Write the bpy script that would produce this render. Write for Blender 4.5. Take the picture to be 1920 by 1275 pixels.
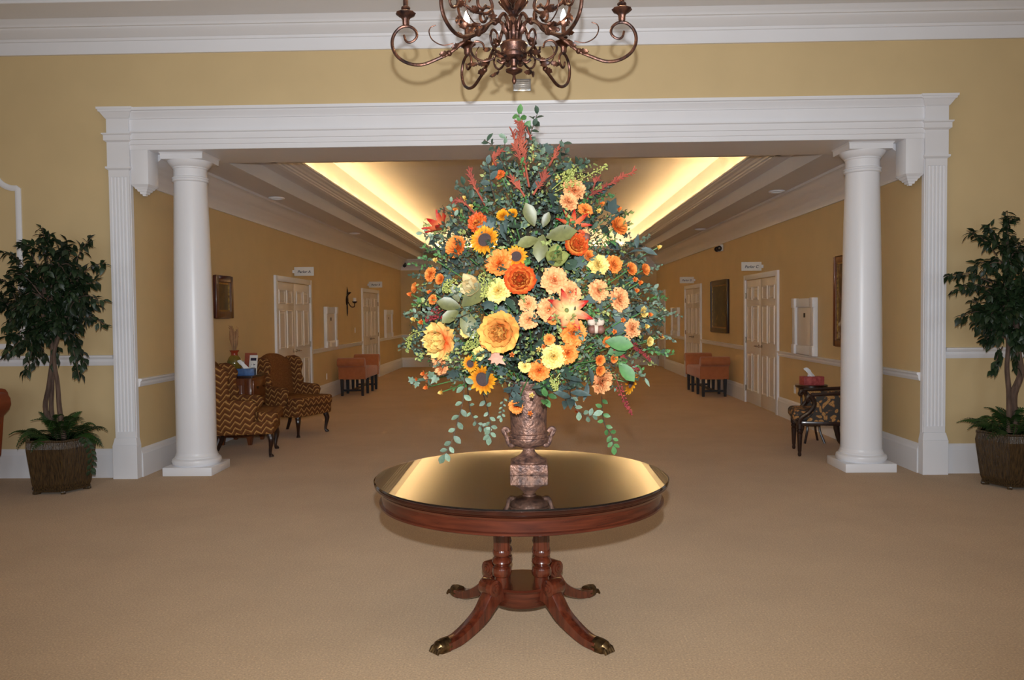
import bpy, bmesh, math, random
from mathutils import Vector, Matrix, Euler, noise
PI = math.pi
for o in list(bpy.data.objects): bpy.data.objects.remove(o)
S = bpy.context.scene
C = S.collection
R = random.Random(7)

# ------------------------------------------------------------------ camera
FPX = 1500.0                                   # focal length in pixels of a 1920 wide frame
CAM = Vector((0.06, 0.0, 1.577))
CM = (Matrix.Rotation(35 / FPX, 3, 'Z') @ Matrix.Rotation(PI / 2 - 50 / FPX, 3, 'X') @ Matrix.Rotation(-0.010, 3, 'Z'))
cd = bpy.data.cameras.new('camera'); cam = bpy.data.objects.new('camera', cd); C.objects.link(cam)
cd.sensor_fit = 'HORIZONTAL'; cd.sensor_width = 36; cd.lens = FPX / 1920 * 36; cd.clip_end = 200
cam.matrix_world = Matrix.Translation(CAM) @ CM.to_4x4()
S.camera = cam
def ray(px, py): return CM @ Vector(((px - 960) / FPX, -(py - 637.5) / FPX, -1))
def onY(px, py, Y): d = ray(px, py); return CAM + d * ((Y - CAM.y) / d.y)
def onX(px, py, X): d = ray(px, py); return CAM + d * ((X - CAM.x) / d.x)
def onZ(px, py, Z): d = ray(px, py); return CAM + d * ((Z - CAM.z) / d.z)

# ------------------------------------------------------------------ light
w = bpy.data.worlds.new('world'); S.world = w; w.use_nodes = True
w.node_tree.nodes['Background'].inputs[0].default_value = (0.9, 0.95, 1, 1)
w.node_tree.nodes['Background'].inputs[1].default_value = 0.3
S.view_settings.view_transform = 'Standard'; S.view_settings.look = 'None'
S.view_settings.gamma = 1; S.view_settings.use_curve_mapping = False
S.view_settings.exposure = 0.18
def lamp(name, kind, loc, rot, power, color, **kw):
    l = bpy.data.lights.new(name, kind); l.energy = power; l.color = color
    for k, v in kw.items(): setattr(l, k, v)
    o = bpy.data.objects.new(name, l); C.objects.link(o); o.location = loc; o.rotation_euler = rot
    return o
# the photographer's flash, mounted above the lens
fl = lamp('camera_flash_offscreen', 'SPOT', CAM + Vector((0.0, 0.0, 0.19)), (0, 0, 0), 840, (0.92, 0.96, 1.0),
          spot_size=math.radians(100), spot_blend=1.0, shadow_soft_size=0.022)
fl.rotation_euler = Vector((-0.02, 1, 0.015)).to_track_quat('-Z', 'Y').to_euler()
# daylight through the tall entrance windows behind the photographer
for x, side in ((-3.6, 'left'), (0.0, 'middle'), (3.6, 'right')):
    lamp('window_back_%s_offscreen' % side, 'AREA', (x, -4.40, 1.9), (PI / 2, 0, 0), 56, (0.80, 0.90, 1.0),
         shape='RECTANGLE', size=2.2, size_y=2.8)

# ------------------------------------------------------------------ materials
MATS = {}
def nt(name):
    m = bpy.data.materials.new(name); m.use_nodes = True; MATS[name] = m
    return m, m.node_tree.nodes, m.node_tree.links, m.node_tree.nodes['Principled BSDF']
def srgb(r, g, b):
    f = lambda c: (c / 255 / 12.92) if c / 255 <= 0.04045 else ((c / 255 + 0.055) / 1.055) ** 2.4
    return (f(r), f(g), f(b), 1)
def mat(name, col, rough=0.5, metal=0.0, var=0.0, scale=8, bump=0.0, bscale=60, stretch=(1, 1, 1), spec=0.5, coat=0.0, col2=None, sheen=0.0, rand=0.0, trans=False):
    m, N, L, P = nt(name)
    P.inputs['Roughness'].default_value = rough; P.inputs['Metallic'].default_value = metal
    P.inputs['Specular IOR Level'].default_value = spec; P.inputs['Coat Weight'].default_value = coat
    P.inputs['Coat Roughness'].default_value = 0.08
    P.inputs['Sheen Weight'].default_value = sheen
    P.inputs['Base Color'].default_value = col
    tc = N.new('ShaderNodeTexCoord'); mp = N.new('ShaderNodeMapping'); mp.inputs['Scale'].default_value = stretch
    L.new(tc.outputs['Object'], mp.inputs[0])
    if var > 0 or col2:
        n = N.new('ShaderNodeTexNoise'); n.inputs['Scale'].default_value = scale; n.inputs['Detail'].default_value = 5
        L.new(mp.outputs[0], n.inputs[0])
        r = N.new('ShaderNodeValToRGB'); L.new(n.outputs[0], r.inputs[0])
        c2 = col2 or tuple(c * (1 - var) for c in col[:3]) + (1,)
        r.color_ramp.elements[0].position = 0.32; r.color_ramp.elements[1].position = 0.68
        r.color_ramp.elements[0].color = c2; r.color_ramp.elements[1].color = col
        out = r.outputs[0]
        if rand:
            oi = N.new('ShaderNodeObjectInfo'); h = N.new('ShaderNodeHueSaturation'); mr = N.new('ShaderNodeMapRange')
            mr.inputs[3].default_value = 1 - rand; mr.inputs[4].default_value = 1 + rand
            L.new(oi.outputs['Random'], mr.inputs[0]); L.new(mr.outputs[0], h.inputs['Value']); L.new(out, h.inputs['Color']); out = h.outputs[0]
        L.new(out, P.inputs['Base Color'])
    if bump > 0:
        n2 = N.new('ShaderNodeTexNoise'); n2.inputs['Scale'].default_value = bscale; n2.inputs['Detail'].default_value = 4
        L.new(mp.outputs[0], n2.inputs[0])
        b = N.new('ShaderNodeBump'); b.inputs['Strength'].default_value = bump; b.inputs['Distance'].default_value = 0.01
        L.new(n2.outputs[0], b.inputs['Height']); L.new(b.outputs[0], P.inputs['Normal'])
    return m
def emit(name, col, strength):
    m, N, L, P = nt(name); P.inputs['Base Color'].default_value = col
    P.inputs['Emission Color'].default_value = col; P.inputs['Emission Strength'].default_value = strength
    return m
def petal_mat(name, base, tip, p0=0.15, p1=0.85, rough=0.55):
    """petal colour from base to tip along the petal (attribute u), mottled a little"""
    m, N, L, P = nt(name); P.inputs['Roughness'].default_value = rough; P.inputs['Specular IOR Level'].default_value = 0.25
    a = N.new('ShaderNodeAttribute'); a.attribute_name = 'u'
    tc = N.new('ShaderNodeTexCoord'); n = N.new('ShaderNodeTexNoise'); n.inputs['Scale'].default_value = 3.5
    L.new(tc.outputs['Object'], n.inputs[0])
    ad = N.new('ShaderNodeMath'); ad.operation = 'MULTIPLY_ADD'; ad.inputs[1].default_value = 0.7; 
    sb = N.new('ShaderNodeMath'); sb.operation = 'SUBTRACT'; sb.inputs[1].default_value = 0.35
    L.new(n.outputs[0], ad.inputs[0]); L.new(a.outputs['Fac'], sb.inputs[0]); L.new(sb.outputs[0], ad.inputs[2])
    r = N.new('ShaderNodeValToRGB'); L.new(ad.outputs[0], r.inputs[0])
    r.color_ramp.elements[0].position = p0; r.color_ramp.elements[1].position = p1
    r.color_ramp.elements[0].color = base; r.color_ramp.elements[1].color = tip
    L.new(r.outputs[0], P.inputs['Base Color'])
    return m
def wood(name, a, b, rough=0.25, coat=0.5, stretch=(14, 14, 1.6)):
    m = mat(name, a, rough, col2=b, scale=3.0, stretch=stretch, coat=coat)
    return m

M = {}
# walls and trim
M['yellow'] = mat('yellow_wall_paint', srgb(216, 191, 145), 0.6, var=0.05, scale=2.5, bump=0.03, bscale=220, spec=0.3)
M['white'] = mat('white_trim_paint', srgb(236, 236, 240), 0.32, var=0.02, scale=3, spec=0.4)
M['ceil'] = mat('ceiling_paint', srgb(232, 232, 236), 0.75, var=0.02, scale=2, spec=0.2)
M['door'] = mat('door_paint', srgb(226, 217, 207), 0.35, var=0.02, scale=3)
# carpet: cut pile in tan with a small woven pin-dot
def carpet():
    m, N, L, P = nt('tan_carpet'); P.inputs['Roughness'].default_value = 0.95; P.inputs['Specular IOR Level'].default_value = 0.1
    P.inputs['Sheen Weight'].default_value = 0.15
    tc = N.new('ShaderNodeTexCoord')
    n1 = N.new('ShaderNodeTexNoise'); n1.inputs['Scale'].default_value = 1.1; n1.inputs['Detail'].default_value = 6; n1.inputs['Roughness'].default_value = 0.65
    n2 = N.new('ShaderNodeTexNoise'); n2.inputs['Scale'].default_value = 110; n2.inputs['Detail'].default_value = 3
    v = N.new('ShaderNodeTexVoronoi'); v.inputs['Scale'].default_value = 34; v.inputs['Randomness'].default_value = 0.25
    for n in (n1, n2, v): L.new(tc.outputs['Object'], n.inputs['Vector'])
    r1 = N.new('ShaderNodeValToRGB'); L.new(n1.outputs[0], r1.inputs[0])
    r1.color_ramp.elements[0].position = 0.3; r1.color_ramp.elements[1].position = 0.7
    r1.color_ramp.elements[0].color = srgb(190, 157, 118); r1.color_ramp.elements[1].color = srgb(203, 169, 129)
    r2 = N.new('ShaderNodeValToRGB'); L.new(n2.outputs[0], r2.inputs[0])
    r2.color_ramp.elements[0].position = 0.3; r2.color_ramp.elements[1].position = 0.7
    r2.color_ramp.elements[0].color = (0.74, 0.72, 0.70, 1); r2.color_ramp.elements[1].color = (1.08, 1.08, 1.08, 1)
    r3 = N.new('ShaderNodeValToRGB'); L.new(v.outputs['Distance'], r3.inputs[0])
    r3.color_ramp.elements[0].position = 0.12; r3.color_ramp.elements[1].position = 0.22
    r3.color_ramp.elements[0].color = (1.16, 1.16, 1.14, 1); r3.color_ramp.elements[1].color = (1, 1, 1, 1)
    mx = N.new('ShaderNodeMix'); mx.data_type = 'RGBA'; mx.blend_type = 'MULTIPLY'; mx.inputs[0].default_value = 1
    L.new(r1.outputs[0], mx.inputs[6]); L.new(r2.outputs[0], mx.inputs[7])
    my = N.new('ShaderNodeMix'); my.data_type = 'RGBA'; my.blend_type = 'MULTIPLY'; my.inputs[0].default_value = 1
    L.new(mx.outputs[2], my.inputs[6]); L.new(r3.outputs[0], my.inputs[7]); L.new(my.outputs[2], P.inputs['Base Color'])
    b = N.new('ShaderNodeBump'); b.inputs['Strength'].default_value = 0.5; b.inputs['Distance'].default_value = 0.006
    L.new(n2.outputs[0], b.inputs['Height']); L.new(b.outputs[0], P.inputs['Normal'])
    return m
M['carpet'] = carpet()
# woods, metals
M['mahog'] = wood('mahogany', srgb(96, 42, 24), srgb(60, 24, 14), 0.22, 0.6)
M['mahog_h'] = wood('mahogany_apron', srgb(86, 38, 22), srgb(60, 24, 14), 0.25, 0.5, (2, 2, 22))
M['top'] = wood('dark_polished_tabletop', srgb(58, 26, 16), srgb(36, 16, 10), 0.15, 0.6, (2, 14, 1))
M['espresso'] = wood('dark_walnut', srgb(50, 26, 18), srgb(28, 15, 12), 0.3, 0.4)
M['oak'] = wood('brown_oak', srgb(122, 66, 30), srgb(84, 40, 18), 0.35, 0.3)
M['black'] = mat('black_lacquer', srgb(22, 20, 22), 0.35)
M['bronze'] = mat('copper_bronze', srgb(118, 78, 60), 0.36, metal=0.7, col2=srgb(42, 34, 36), scale=26, bump=0.15, bscale=90)
M['brass'] = mat('antique_brass', srgb(118, 92, 58), 0.35, metal=0.85, col2=srgb(60, 44, 28), scale=40)
M['urn'] = mat('copper_patina', srgb(156, 114, 94), 0.42, metal=0.4, col2=srgb(80, 60, 56), scale=34, bump=0.6, bscale=70)
M['chrome'] = mat('satin_nickel', srgb(190, 188, 184), 0.2, metal=1)
M['iron'] = mat('dark_iron', srgb(46, 34, 28), 0.45, metal=0.6)
M['gold'] = mat('gilt', srgb(176, 134, 66), 0.35, metal=0.7, col2=srgb(96, 64, 28), scale=30)
def glass():
    m, N, L, P = nt('clear_glass'); P.inputs['Transmission Weight'].default_value = 1; P.inputs['Roughness'].default_value = 0.0
    P.inputs['IOR'].default_value = 1.52; P.inputs['Base Color'].default_value = (0.93, 0.97, 0.95, 1); return m
M['glass'] = glass()
# lights
M['cove'] = emit('cove_tube_glow', (1.0, 0.63, 0.25, 1), 46)
M['bulb'] = emit('bulb_glow', (1.0, 0.72, 0.40, 1), 110)
# fabrics
def chevron():
    m, N, L, P = nt('chevron_fabric'); P.inputs['Roughness'].default_value = 0.9; P.inputs['Specular IOR Level'].default_value = 0.15
    tc = N.new('ShaderNodeTexCoord'); sx = N.new('ShaderNodeSeparateXYZ'); L.new(tc.outputs['Object'], sx.inputs[0])
    def mth(op, a, b=None, c=None):
        n = N.new('ShaderNodeMath'); n.operation = op
        for i, q in enumerate((a, b, c)):
            if q is None: continue
            if isinstance(q, (int, float)): n.inputs[i].default_value = q
            else: L.new(q, n.inputs[i])
        return n.outputs[0]
    h = mth('ADD', sx.outputs[0], sx.outputs[1])
    tri = mth('PINGPONG', mth('MULTIPLY', h, 9.5), 0.5)
    z = mth('MULTIPLY', mth('ADD', sx.outputs[2], mth('MULTIPLY', sx.outputs[1], 0.4)), 15.0)
    f = mth('FRACT', mth('ADD', z, mth('MULTIPLY', tri, 1.6)))
    r = N.new('ShaderNodeValToRGB'); L.new(f, r.inputs[0]); e = r.color_ramp.elements
    e[0].position = 0.0; e[0].color = srgb(96, 60, 34); e[1].position = 0.42; e[1].color = srgb(118, 76, 42)
    a = e.new(0.5); a.color = srgb(184, 140, 84); a = e.new(0.64); a.color = srgb(170, 124, 70); a = e.new(0.74); a.color = srgb(98, 58, 34)
    n = N.new('ShaderNodeTexNoise'); n.inputs['Scale'].default_value = 160; L.new(tc.outputs['Object'], n.inputs[0])
    mx = N.new('ShaderNodeMix'); mx.data_type = 'RGBA'; mx.blend_type = 'OVERLAY'; mx.inputs[0].default_value = 0.35
    L.new(r.outputs[0], mx.inputs[6]); L.new(n.outputs[1], mx.inputs[7]); L.new(mx.outputs[2], P.inputs['Base Color'])
    return m
M['chevron'] = chevron()
M['tweed'] = mat('brown_tweed', srgb(140, 94, 52), 0.95, col2=srgb(94, 56, 32), scale=120, bump=0.2, bscale=200, spec=0.1)
M['orange_f'] = mat('terracotta_fabric', srgb(180, 112, 74), 0.85, var=0.12, scale=14, sheen=0.3, spec=0.15)
M['leather'] = mat('orange_leather', srgb(150, 66, 30), 0.5, var=0.15, scale=6)
def floral():
    m, N, L, P = nt('floral_tapestry'); P.inputs['Roughness'].default_value = 0.9
    tc = N.new('ShaderNodeTexCoord'); n = N.new('ShaderNodeTexNoise'); n.inputs['Scale'].default_value = 5; n.inputs['Detail'].default_value = 2
    L.new(tc.outputs['Object'], n.inputs[0])
    mx = N.new('ShaderNodeMix'); mx.data_type = 'RGBA'; mx.inputs[0].default_value = 0.22
    L.new(tc.outputs['Object'], mx.inputs[6]); L.new(n.outputs[1], mx.inputs[7])
    v = N.new('ShaderNodeTexVoronoi'); v.inputs['Scale'].default_value = 21; L.new(mx.outputs[2], v.inputs['Vector'])
    r = N.new('ShaderNodeValToRGB'); L.new(v.outputs['Distance'], r.inputs[0]); e = r.color_ramp.elements
    e[0].position = 0.0; e[0].color = srgb(66, 48, 36); e[1].position = 1; e[1].color = srgb(58, 52, 48)
    for p, c in ((0.12, (196, 150, 88)), (0.2, (112, 80, 50)), (0.3, (188, 140, 82)), (0.42, (150, 104, 62)), (0.5, (62, 56, 50))):
        a = e.new(p); a.color = srgb(*c)
    L.new(r.outputs[0], P.inputs['Base Color']); return m
M['floral'] = floral()
# small things
M['card'] = mat('white_card', srgb(226, 224, 220), 0.6)
M['ink'] = mat('dark_ink', srgb(40, 34, 60), 0.6)
M['tissue'] = mat('white_tissue', srgb(238, 238, 240), 0.8)
M['pinkbox'] = mat('rose_print_card', srgb(190, 92, 88), 0.55, col2=srgb(152, 58, 58), scale=26)
M['bluebox'] = mat('blue_print_card', srgb(72, 112, 168), 0.5, col2=srgb(42, 72, 122), scale=22)
M['redbook'] = mat('rust_cover', srgb(150, 74, 54), 0.5, var=0.2, scale=18)
M['vase'] = mat('mottled_glaze', srgb(150, 118, 40), 0.15, col2=srgb(74, 78, 40), scale=9, coat=0.6)
M['vaseneck'] = mat('red_glaze', srgb(160, 60, 36), 0.15, coat=0.6, var=0.3, scale=20)
M['pampas'] = mat('dried_grass', srgb(176, 134, 96), 0.9, var=0.25, scale=30)
def painting(name, a, b, c):
    m, N, L, P = nt(name); P.inputs['Roughness'].default_value = 0.4
    tc = N.new('ShaderNodeTexCoord'); n = N.new('ShaderNodeTexNoise'); n.inputs['Scale'].default_value = 4.5; n.inputs['Detail'].default_value = 3; n.inputs['Distortion'].default_value = 1.2
    L.new(tc.outputs['Object'], n.inputs[0]); r = N.new('ShaderNodeValToRGB'); L.new(n.outputs[0], r.inputs[0]); e = r.color_ramp.elements
    e[0].position = 0.42; e[0].color = srgb(*a); e[1].position = 0.72; e[1].color = srgb(*c); x = e.new(0.6); x.color = srgb(*b)
    L.new(r.outputs[0], P.inputs['Base Color']); return m
M['paint_a'] = painting('dark_oil_painting', (30, 20, 14), (78, 52, 26), (140, 100, 48))
M['paint_b'] = painting('dark_still_life', (20, 18, 16), (52, 44, 24), (120, 100, 50))
M['paint_c'] = painting('dark_red_painting', (52, 28, 20), (98, 50, 34), (190, 180, 170))
# plants
M['ficus'] = mat('ficus_leaf', srgb(46, 66, 38), 0.42, col2=srgb(28, 42, 28), scale=3, spec=0.4, rand=0.45)
M['trunk'] = mat('ficus_bark', srgb(112, 90, 76), 0.85, col2=srgb(70, 54, 46), scale=30, bump=0.6, bscale=40, stretch=(1, 1, 0.2))
M['fern'] = mat('fern_green', srgb(50, 78, 30), 0.5, col2=srgb(32, 54, 26), scale=6, rand=0.35)
M['soil'] = mat('dark_moss', srgb(44, 40, 26), 1.0, var=0.5, scale=30, bump=1, bscale=40)
def reeds():
    m = mat('glazed_reed', srgb(84, 64, 38), 0.25, col2=srgb(36, 27, 18), scale=3.0, stretch=(40, 40, 0.5), bump=0.9, bscale=3.0, coat=0.4); return m
M['reed'] = reeds()
def leafm(name, a, b, rough=0.5, rand=0.3, sc=2.0): M[name] = mat(name, srgb(*a), rough, col2=srgb(*b), scale=sc, spec=0.35, rand=rand)
leafm('leaf_slate', (92, 108, 102), (54, 70, 68)); leafm('leaf_deep', (78, 98, 78), (44, 62, 52)); leafm('leaf_sage', (128, 148, 122), (86, 108, 90))
leafm('leaf_fresh', (88, 132, 72), (56, 96, 52)); leafm('leaf_magnolia', (124, 124, 74), (84, 84, 48), 0.38); leafm('leaf_lime', (150, 156, 92), (106, 118, 64))
leafm('twig', (96, 76, 58), (62, 48, 38), 0.8); leafm('leaf_blush', (206, 150, 124), (170, 110, 90))
M['plume'] = mat('rust_plume', srgb(176, 88, 64), 0.8, col2=srgb(128, 52, 44), scale=8)
M['berry'] = mat('red_berry', srgb(166, 64, 62), 0.35, col2=srgb(112, 34, 44), scale=20)
M['berry_y'] = mat('lime_berry', srgb(184, 186, 100), 0.5, col2=srgb(136, 146, 70), scale=20)
M['seed'] = mat('sunflower_seeds', srgb(142, 118, 116), 0.9, col2=srgb(78, 58, 56), scale=60, bump=1, bscale=90)
M['pod'] = mat('brown_pod', srgb(122, 80, 66), 0.6, var=0.4, scale=10)
M['cotton'] = mat('cotton_boll', srgb(196, 178, 158), 0.95, var=0.1, scale=8)
for n, a, b in (('p_orange', (204, 84, 24), (236, 142, 66)), ('p_peach', (210, 112, 62), (236, 168, 112)), ('p_yellow', (210, 158, 60), (234, 210, 126)),
                ('p_sun', (190, 104, 14), (226, 158, 36)), ('p_ran', (206, 76, 22), (240, 180, 92)), ('p_peony', (218, 92, 40), (240, 202, 116)),
                ('p_lily', (232, 196, 132), (184, 42, 40)), ('p_redlily', (206, 118, 66), (174, 34, 30)), ('p_flame', (232, 176, 80), (208, 84, 36)),
                ('p_cream', (212, 170, 108), (234, 218, 168)), ('p_green', (132, 130, 66), (168, 174, 104)), ('p_salmon', (196, 108, 76), (166, 76, 66))):
    M[n] = petal_mat(n, srgb(*a), srgb(*b))

# ------------------------------------------------------------------ mesh helpers
class MB:
    def __init__(s): s.v = []; s.f = []; s.u = {}
    def add(s, vs, fs, us=None):
        b = len(s.v); s.v += [tuple(v) for v in vs]; s.f += [tuple(i + b for i in f) for f in fs]
        if us:
            for i, q in enumerate(us): s.u[b + i] = q
        return s
    def box(s, x0, x1, y0, y1, z0, z1):
        return s.add([(x0, y0, z0), (x1, y0, z0), (x1, y1, z0), (x0, y1, z0), (x0, y0, z1), (x1, y0, z1), (x1, y1, z1), (x0, y1, z1)],
                     [(3, 2, 1, 0), (4, 5, 6, 7), (0, 1, 5, 4), (1, 2, 6, 5), (2, 3, 7, 6), (3, 0, 4, 7)])
    def frus(s, a, za, b, zb):
        """a, b: rectangles (x0,x1,y0,y1) at heights za < zb"""
        return s.add([(a[0], a[2], za), (a[1], a[2], za), (a[1], a[3], za), (a[0], a[3], za), (b[0], b[2], zb), (b[1], b[2], zb), (b[1], b[3], zb), (b[0], b[3], zb)],
                     [(3, 2, 1, 0), (4, 5, 6, 7), (0, 1, 5, 4), (1, 2, 6, 5), (2, 3, 7, 6), (3, 0, 4, 7)])
    def lathe(s, prof, n=24, c=(0, 0, 0), a0=0.0, lobes=0, amp=0.0):
        vs = []; k = len(prof)
        for i in range(n):
            a = a0 + 2 * PI * i / n
            for r, z in prof:
                q = r * (1 + amp * math.cos(lobes * a)) if lobes else r
                vs.append((c[0] + q * math.cos(a), c[1] + q * math.sin(a), c[2] + z))
        fs = [(i * k + j, ((i + 1) % n) * k + j, ((i + 1) % n) * k + j + 1, i * k + j + 1) for i in range(n) for j in range(k - 1)]
        if prof[0][0] > 1e-6: fs.append(tuple(i * k for i in range(n))[::-1])
        if prof[-1][0] > 1e-6: fs.append(tuple(i * k + k - 1 for i in range(n)))
        return s.add(vs, fs)
    def tube(s, pts, rad, n=8, cap=True):
        pts = [Vector(p) for p in pts]; k = len(pts); vs = []
        if not hasattr(rad, '__len__'): rad = [rad] * k
        t0 = (pts[1] - pts[0]).normalized(); up = Vector((0, 0, 1)) if abs(t0.z) < 0.9 else Vector((1, 0, 0)); nr = t0.cross(up).normalized()
        for i, p in enumerate(pts):
            t = (pts[min(i + 1, k - 1)] - pts[max(i - 1, 0)])
            t = t.normalized() if t.length > 1e-9 else t0
            nr = (nr - t * nr.dot(t)); nr = nr.normalized() if nr.length > 1e-6 else t.orthogonal().normalized(); bn = t.cross(nr)
            for j in range(n):
                a = 2 * PI * j / n; vs.append(p + (nr * math.cos(a) + bn * math.sin(a)) * rad[i])
        fs = [(i * n + j, i * n + (j + 1) % n, (i + 1) * n + (j + 1) % n, (i + 1) * n + j) for i in range(k - 1) for j in range(n)]
        if cap: fs += [tuple(range(n))[::-1], tuple((k - 1) * n + j for j in range(n))]
        return s.add(vs, fs)
    def prism(s, poly, d0, d1, axis='Y'):
        """extrude a 2-D polygon; axis Y: poly (x,z); X: poly (y,z); Z: poly (x,y)"""
        k = len(poly)
        def P(p, d): return {'Y': (p[0], d, p[1]), 'X': (d, p[0], p[1]), 'Z': (p[0], p[1], d)}[axis]
        return s.add([P(p, d0) for p in poly] + [P(p, d1) for p in poly],
                     [tuple(range(k)), tuple(range(2 * k - 1, k - 1, -1))] + [(i, i + k, (i + 1) % k + k, (i + 1) % k) for i in range(k)])
    def ball(s, c, r, n=8, m=5, sc=(1, 1, 1)):
        pr = [(r * math.sin(PI * i / m), -r * math.cos(PI * i / m)) for i in range(m + 1)]; pr[0] = (0, -r); pr[-1] = (0, r)
        b = len(s.v); s.lathe(pr, n)
        for i in range(b, len(s.v)): v = s.v[i]; s.v[i] = (c[0] + v[0] * sc[0], c[1] + v[1] * sc[1], c[2] + v[2] * sc[2])
        return s
    def xf(s, mtx):
        s.v = [tuple(mtx @ Vector(v)) for v in s.v]; return s
    def mesh(s, name, m, smooth=True, bevel=0.0, seg=2, sub=0, angle=35):
        me = bpy.data.meshes.new(name); bm = bmesh.new()
        lay = bm.verts.layers.float.new('u') if s.u else None
        bv = [bm.verts.new(v) for v in s.v]
        if lay:
            for i, q in s.u.items(): bv[i][lay] = q
        for f in s.f:
            g = []
            for i in f:
                if bv[i] not in g: g.append(bv[i])
            if len(g) > 2:
                try: bm.faces.new(g)
                except ValueError: pass
        if not s.u: bmesh.ops.remove_doubles(bm, verts=bm.verts, dist=1e-6); bmesh.ops.recalc_face_normals(bm, faces=bm.faces)
        if bevel > 0:
            ed = [e for e in bm.edges if len(e.link_faces) == 2 and e.calc_face_angle(0) > 0.5]
            bmesh.ops.bevel(bm, geom=ed, offset=bevel, segments=seg, profile=0.5, affect='EDGES', clamp_overlap=True)
        bm.to_mesh(me); bm.free()
        if smooth:
            me.polygons.foreach_set('use_smooth', [True] * len(me.polygons)); me.set_sharp_from_angle(angle=math.radians(angle))
        me.materials.append(m); return me
    def obj(s, name, m, parent=None, **kw):
        return link(name, s.mesh(name, m, **kw), parent)
def link(name, me, parent=None, mtx=None):
    o = bpy.data.objects.new(name, me); C.objects.link(o)
    if parent: o.parent = parent
    if mtx is not None: o.matrix_local = mtx
    return o
def tag(o, label, cat, group=None):
    o['label'] = label; o['category'] = cat
    if group: o['group'] = group
    return o
def thing(name, label, cat, loc=(0, 0, 0), rz=0.0, group=None):
    o = bpy.data.objects.new(name, None); C.objects.link(o); o.location = loc; o.rotation_euler = (0, 0, rz); o.empty_display_size = 0.1
    return tag(o, label, cat, group)
def struct(o): o['kind'] = 'structure'; return o
def stuff(o): o['kind'] = 'stuff'; return o
def dup(root, loc, rz, label, group=None):
    r = root.copy(); C.objects.link(r); r.location = loc; r.rotation_euler = (0, 0, rz); r['label'] = label
    if group: r['group'] = group
    for ch in list(root.children):
        c = ch.copy(); C.objects.link(c); c.parent = r
        for g in list(ch.children):
            d = g.copy(); C.objects.link(d); d.parent = c
    return r
def catmull(pts, n=6):
    P = [Vector(p) for p in pts]; P = [P[0] * 2 - P[1]] + P + [P[-1] * 2 - P[-2]]; out = []
    for i in range(1, len(P) - 2):
        for k in range(n):
            t = k / n; a, b, c, d = P[i - 1:i + 3]
            out.append(0.5 * ((2 * b) + (c - a) * t + (2 * a - 5 * b + 4 * c - d) * t * t + (3 * b - a - 3 * c + d) * t ** 3))
    out.append(P[-2]); return out
def frame_mtx(pos, fwd, up=Vector((0, 0, 1)), sc=1.0):
    """local +Z -> fwd, local +Y towards up"""
    z = Vector(fwd).normalized(); u = Vector(up)
    if abs(z.dot(u.normalized())) > 0.98: u = Vector((0.1, 1, 0.1))
    x = u.cross(z).normalized(); y = z.cross(x)
    s = sc if hasattr(sc, '__len__') else (sc, sc, sc)
    return Matrix(((x.x * s[0], y.x * s[1], z.x * s[2], pos[0]), (x.y * s[0], y.y * s[1], z.y * s[2], pos[1]), (x.z * s[0], y.z * s[1], z.z * s[2], pos[2]), (0, 0, 0, 1)))

# ================================================================== THE ROOM
YW, YB, YE = 7.75, 8.40, 23.8          # front wall, back of the beam, far end of the corridor
XW, XF, YK = 3.8, 6.6, -4.5            # corridor half width, foyer half width, foyer back wall
ZC, ZF = 3.20, 4.42                    # corridor ceiling, foyer ceiling
struct(MB().box(-XF, XF, YK, YE, -0.1, 0).obj('floor', M['carpet'], smooth=False))
wf = struct(MB().box(-XF, -XW, YW, YW + 0.2, 0, ZF).box(XW, XF, YW, YW + 0.2, 0, ZF).box(-XW, XW, YW, YB, ZC, ZF).obj('wall_front', M['yellow'], smooth=False))
struct(MB().box(-XF - 0.2, -XF, YK, YW + 0.2, 0, ZF).obj('wall_foyer_left', M['yellow'], smooth=False))
struct(MB().box(XF, XF + 0.2, YK, YW + 0.2, 0, ZF).obj('wall_foyer_right', M['yellow'], smooth=False))
wb = MB()
for a, b in ((-XF, -4.7), (-2.5, -1.1), (1.1, 2.5), (4.7, XF)): wb.box(a, b, YK - 0.2, YK, 0, ZF)
for x in (-3.6, 0, 3.6): wb.box(x - 1.1, x + 1.1, YK - 0.2, YK, 0, 0.5).box(x - 1.1, x + 1.1, YK - 0.2, YK, 3.3, ZF)
struct(wb.obj('wall_back', M['yellow'], smooth=False))
for i, x in enumerate((-3.6, 0, 3.6)):
    wn = struct(MB().box(x - 1.1, x + 1.1, YK - 0.13, YK - 0.11, 0.5, 3.3).obj('window_%d' % (i + 1), M['glass'], smooth=False))
    fr = MB()
    for k in range(4): fr.box(x - 1.1 + k * 0.715, x - 1.045 + k * 0.715, YK - 0.17, YK - 0.05, 0.5, 3.3)
    for k in range(4): fr.box(x - 1.1, x + 1.1, YK - 0.16, YK - 0.06, 0.5 + k * 0.915, 0.555 + k * 0.915)
    fr.obj('window_frame', M['white'], wn, smooth=False)
struct(MB().box(-XF, XF, YK, YW, ZF, ZF + 0.1).obj('ceiling', M['ceil'], smooth=False))
struct(MB().box(-XW - 0.2, -XW, YW + 0.2, YE, 0, 4.05).obj('wall_corridor_left', M['yellow'], smooth=False))
struct(MB().box(XW, XW + 0.2, YW + 0.2, YE, 0, 4.05).obj('wall_corridor_right', M['yellow'], smooth=False))
struct(MB().box(-XW - 0.2, XW + 0.2, YE, YE + 0.2, 0, 4.05).obj('wall_end', M['yellow'], smooth=False))

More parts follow.
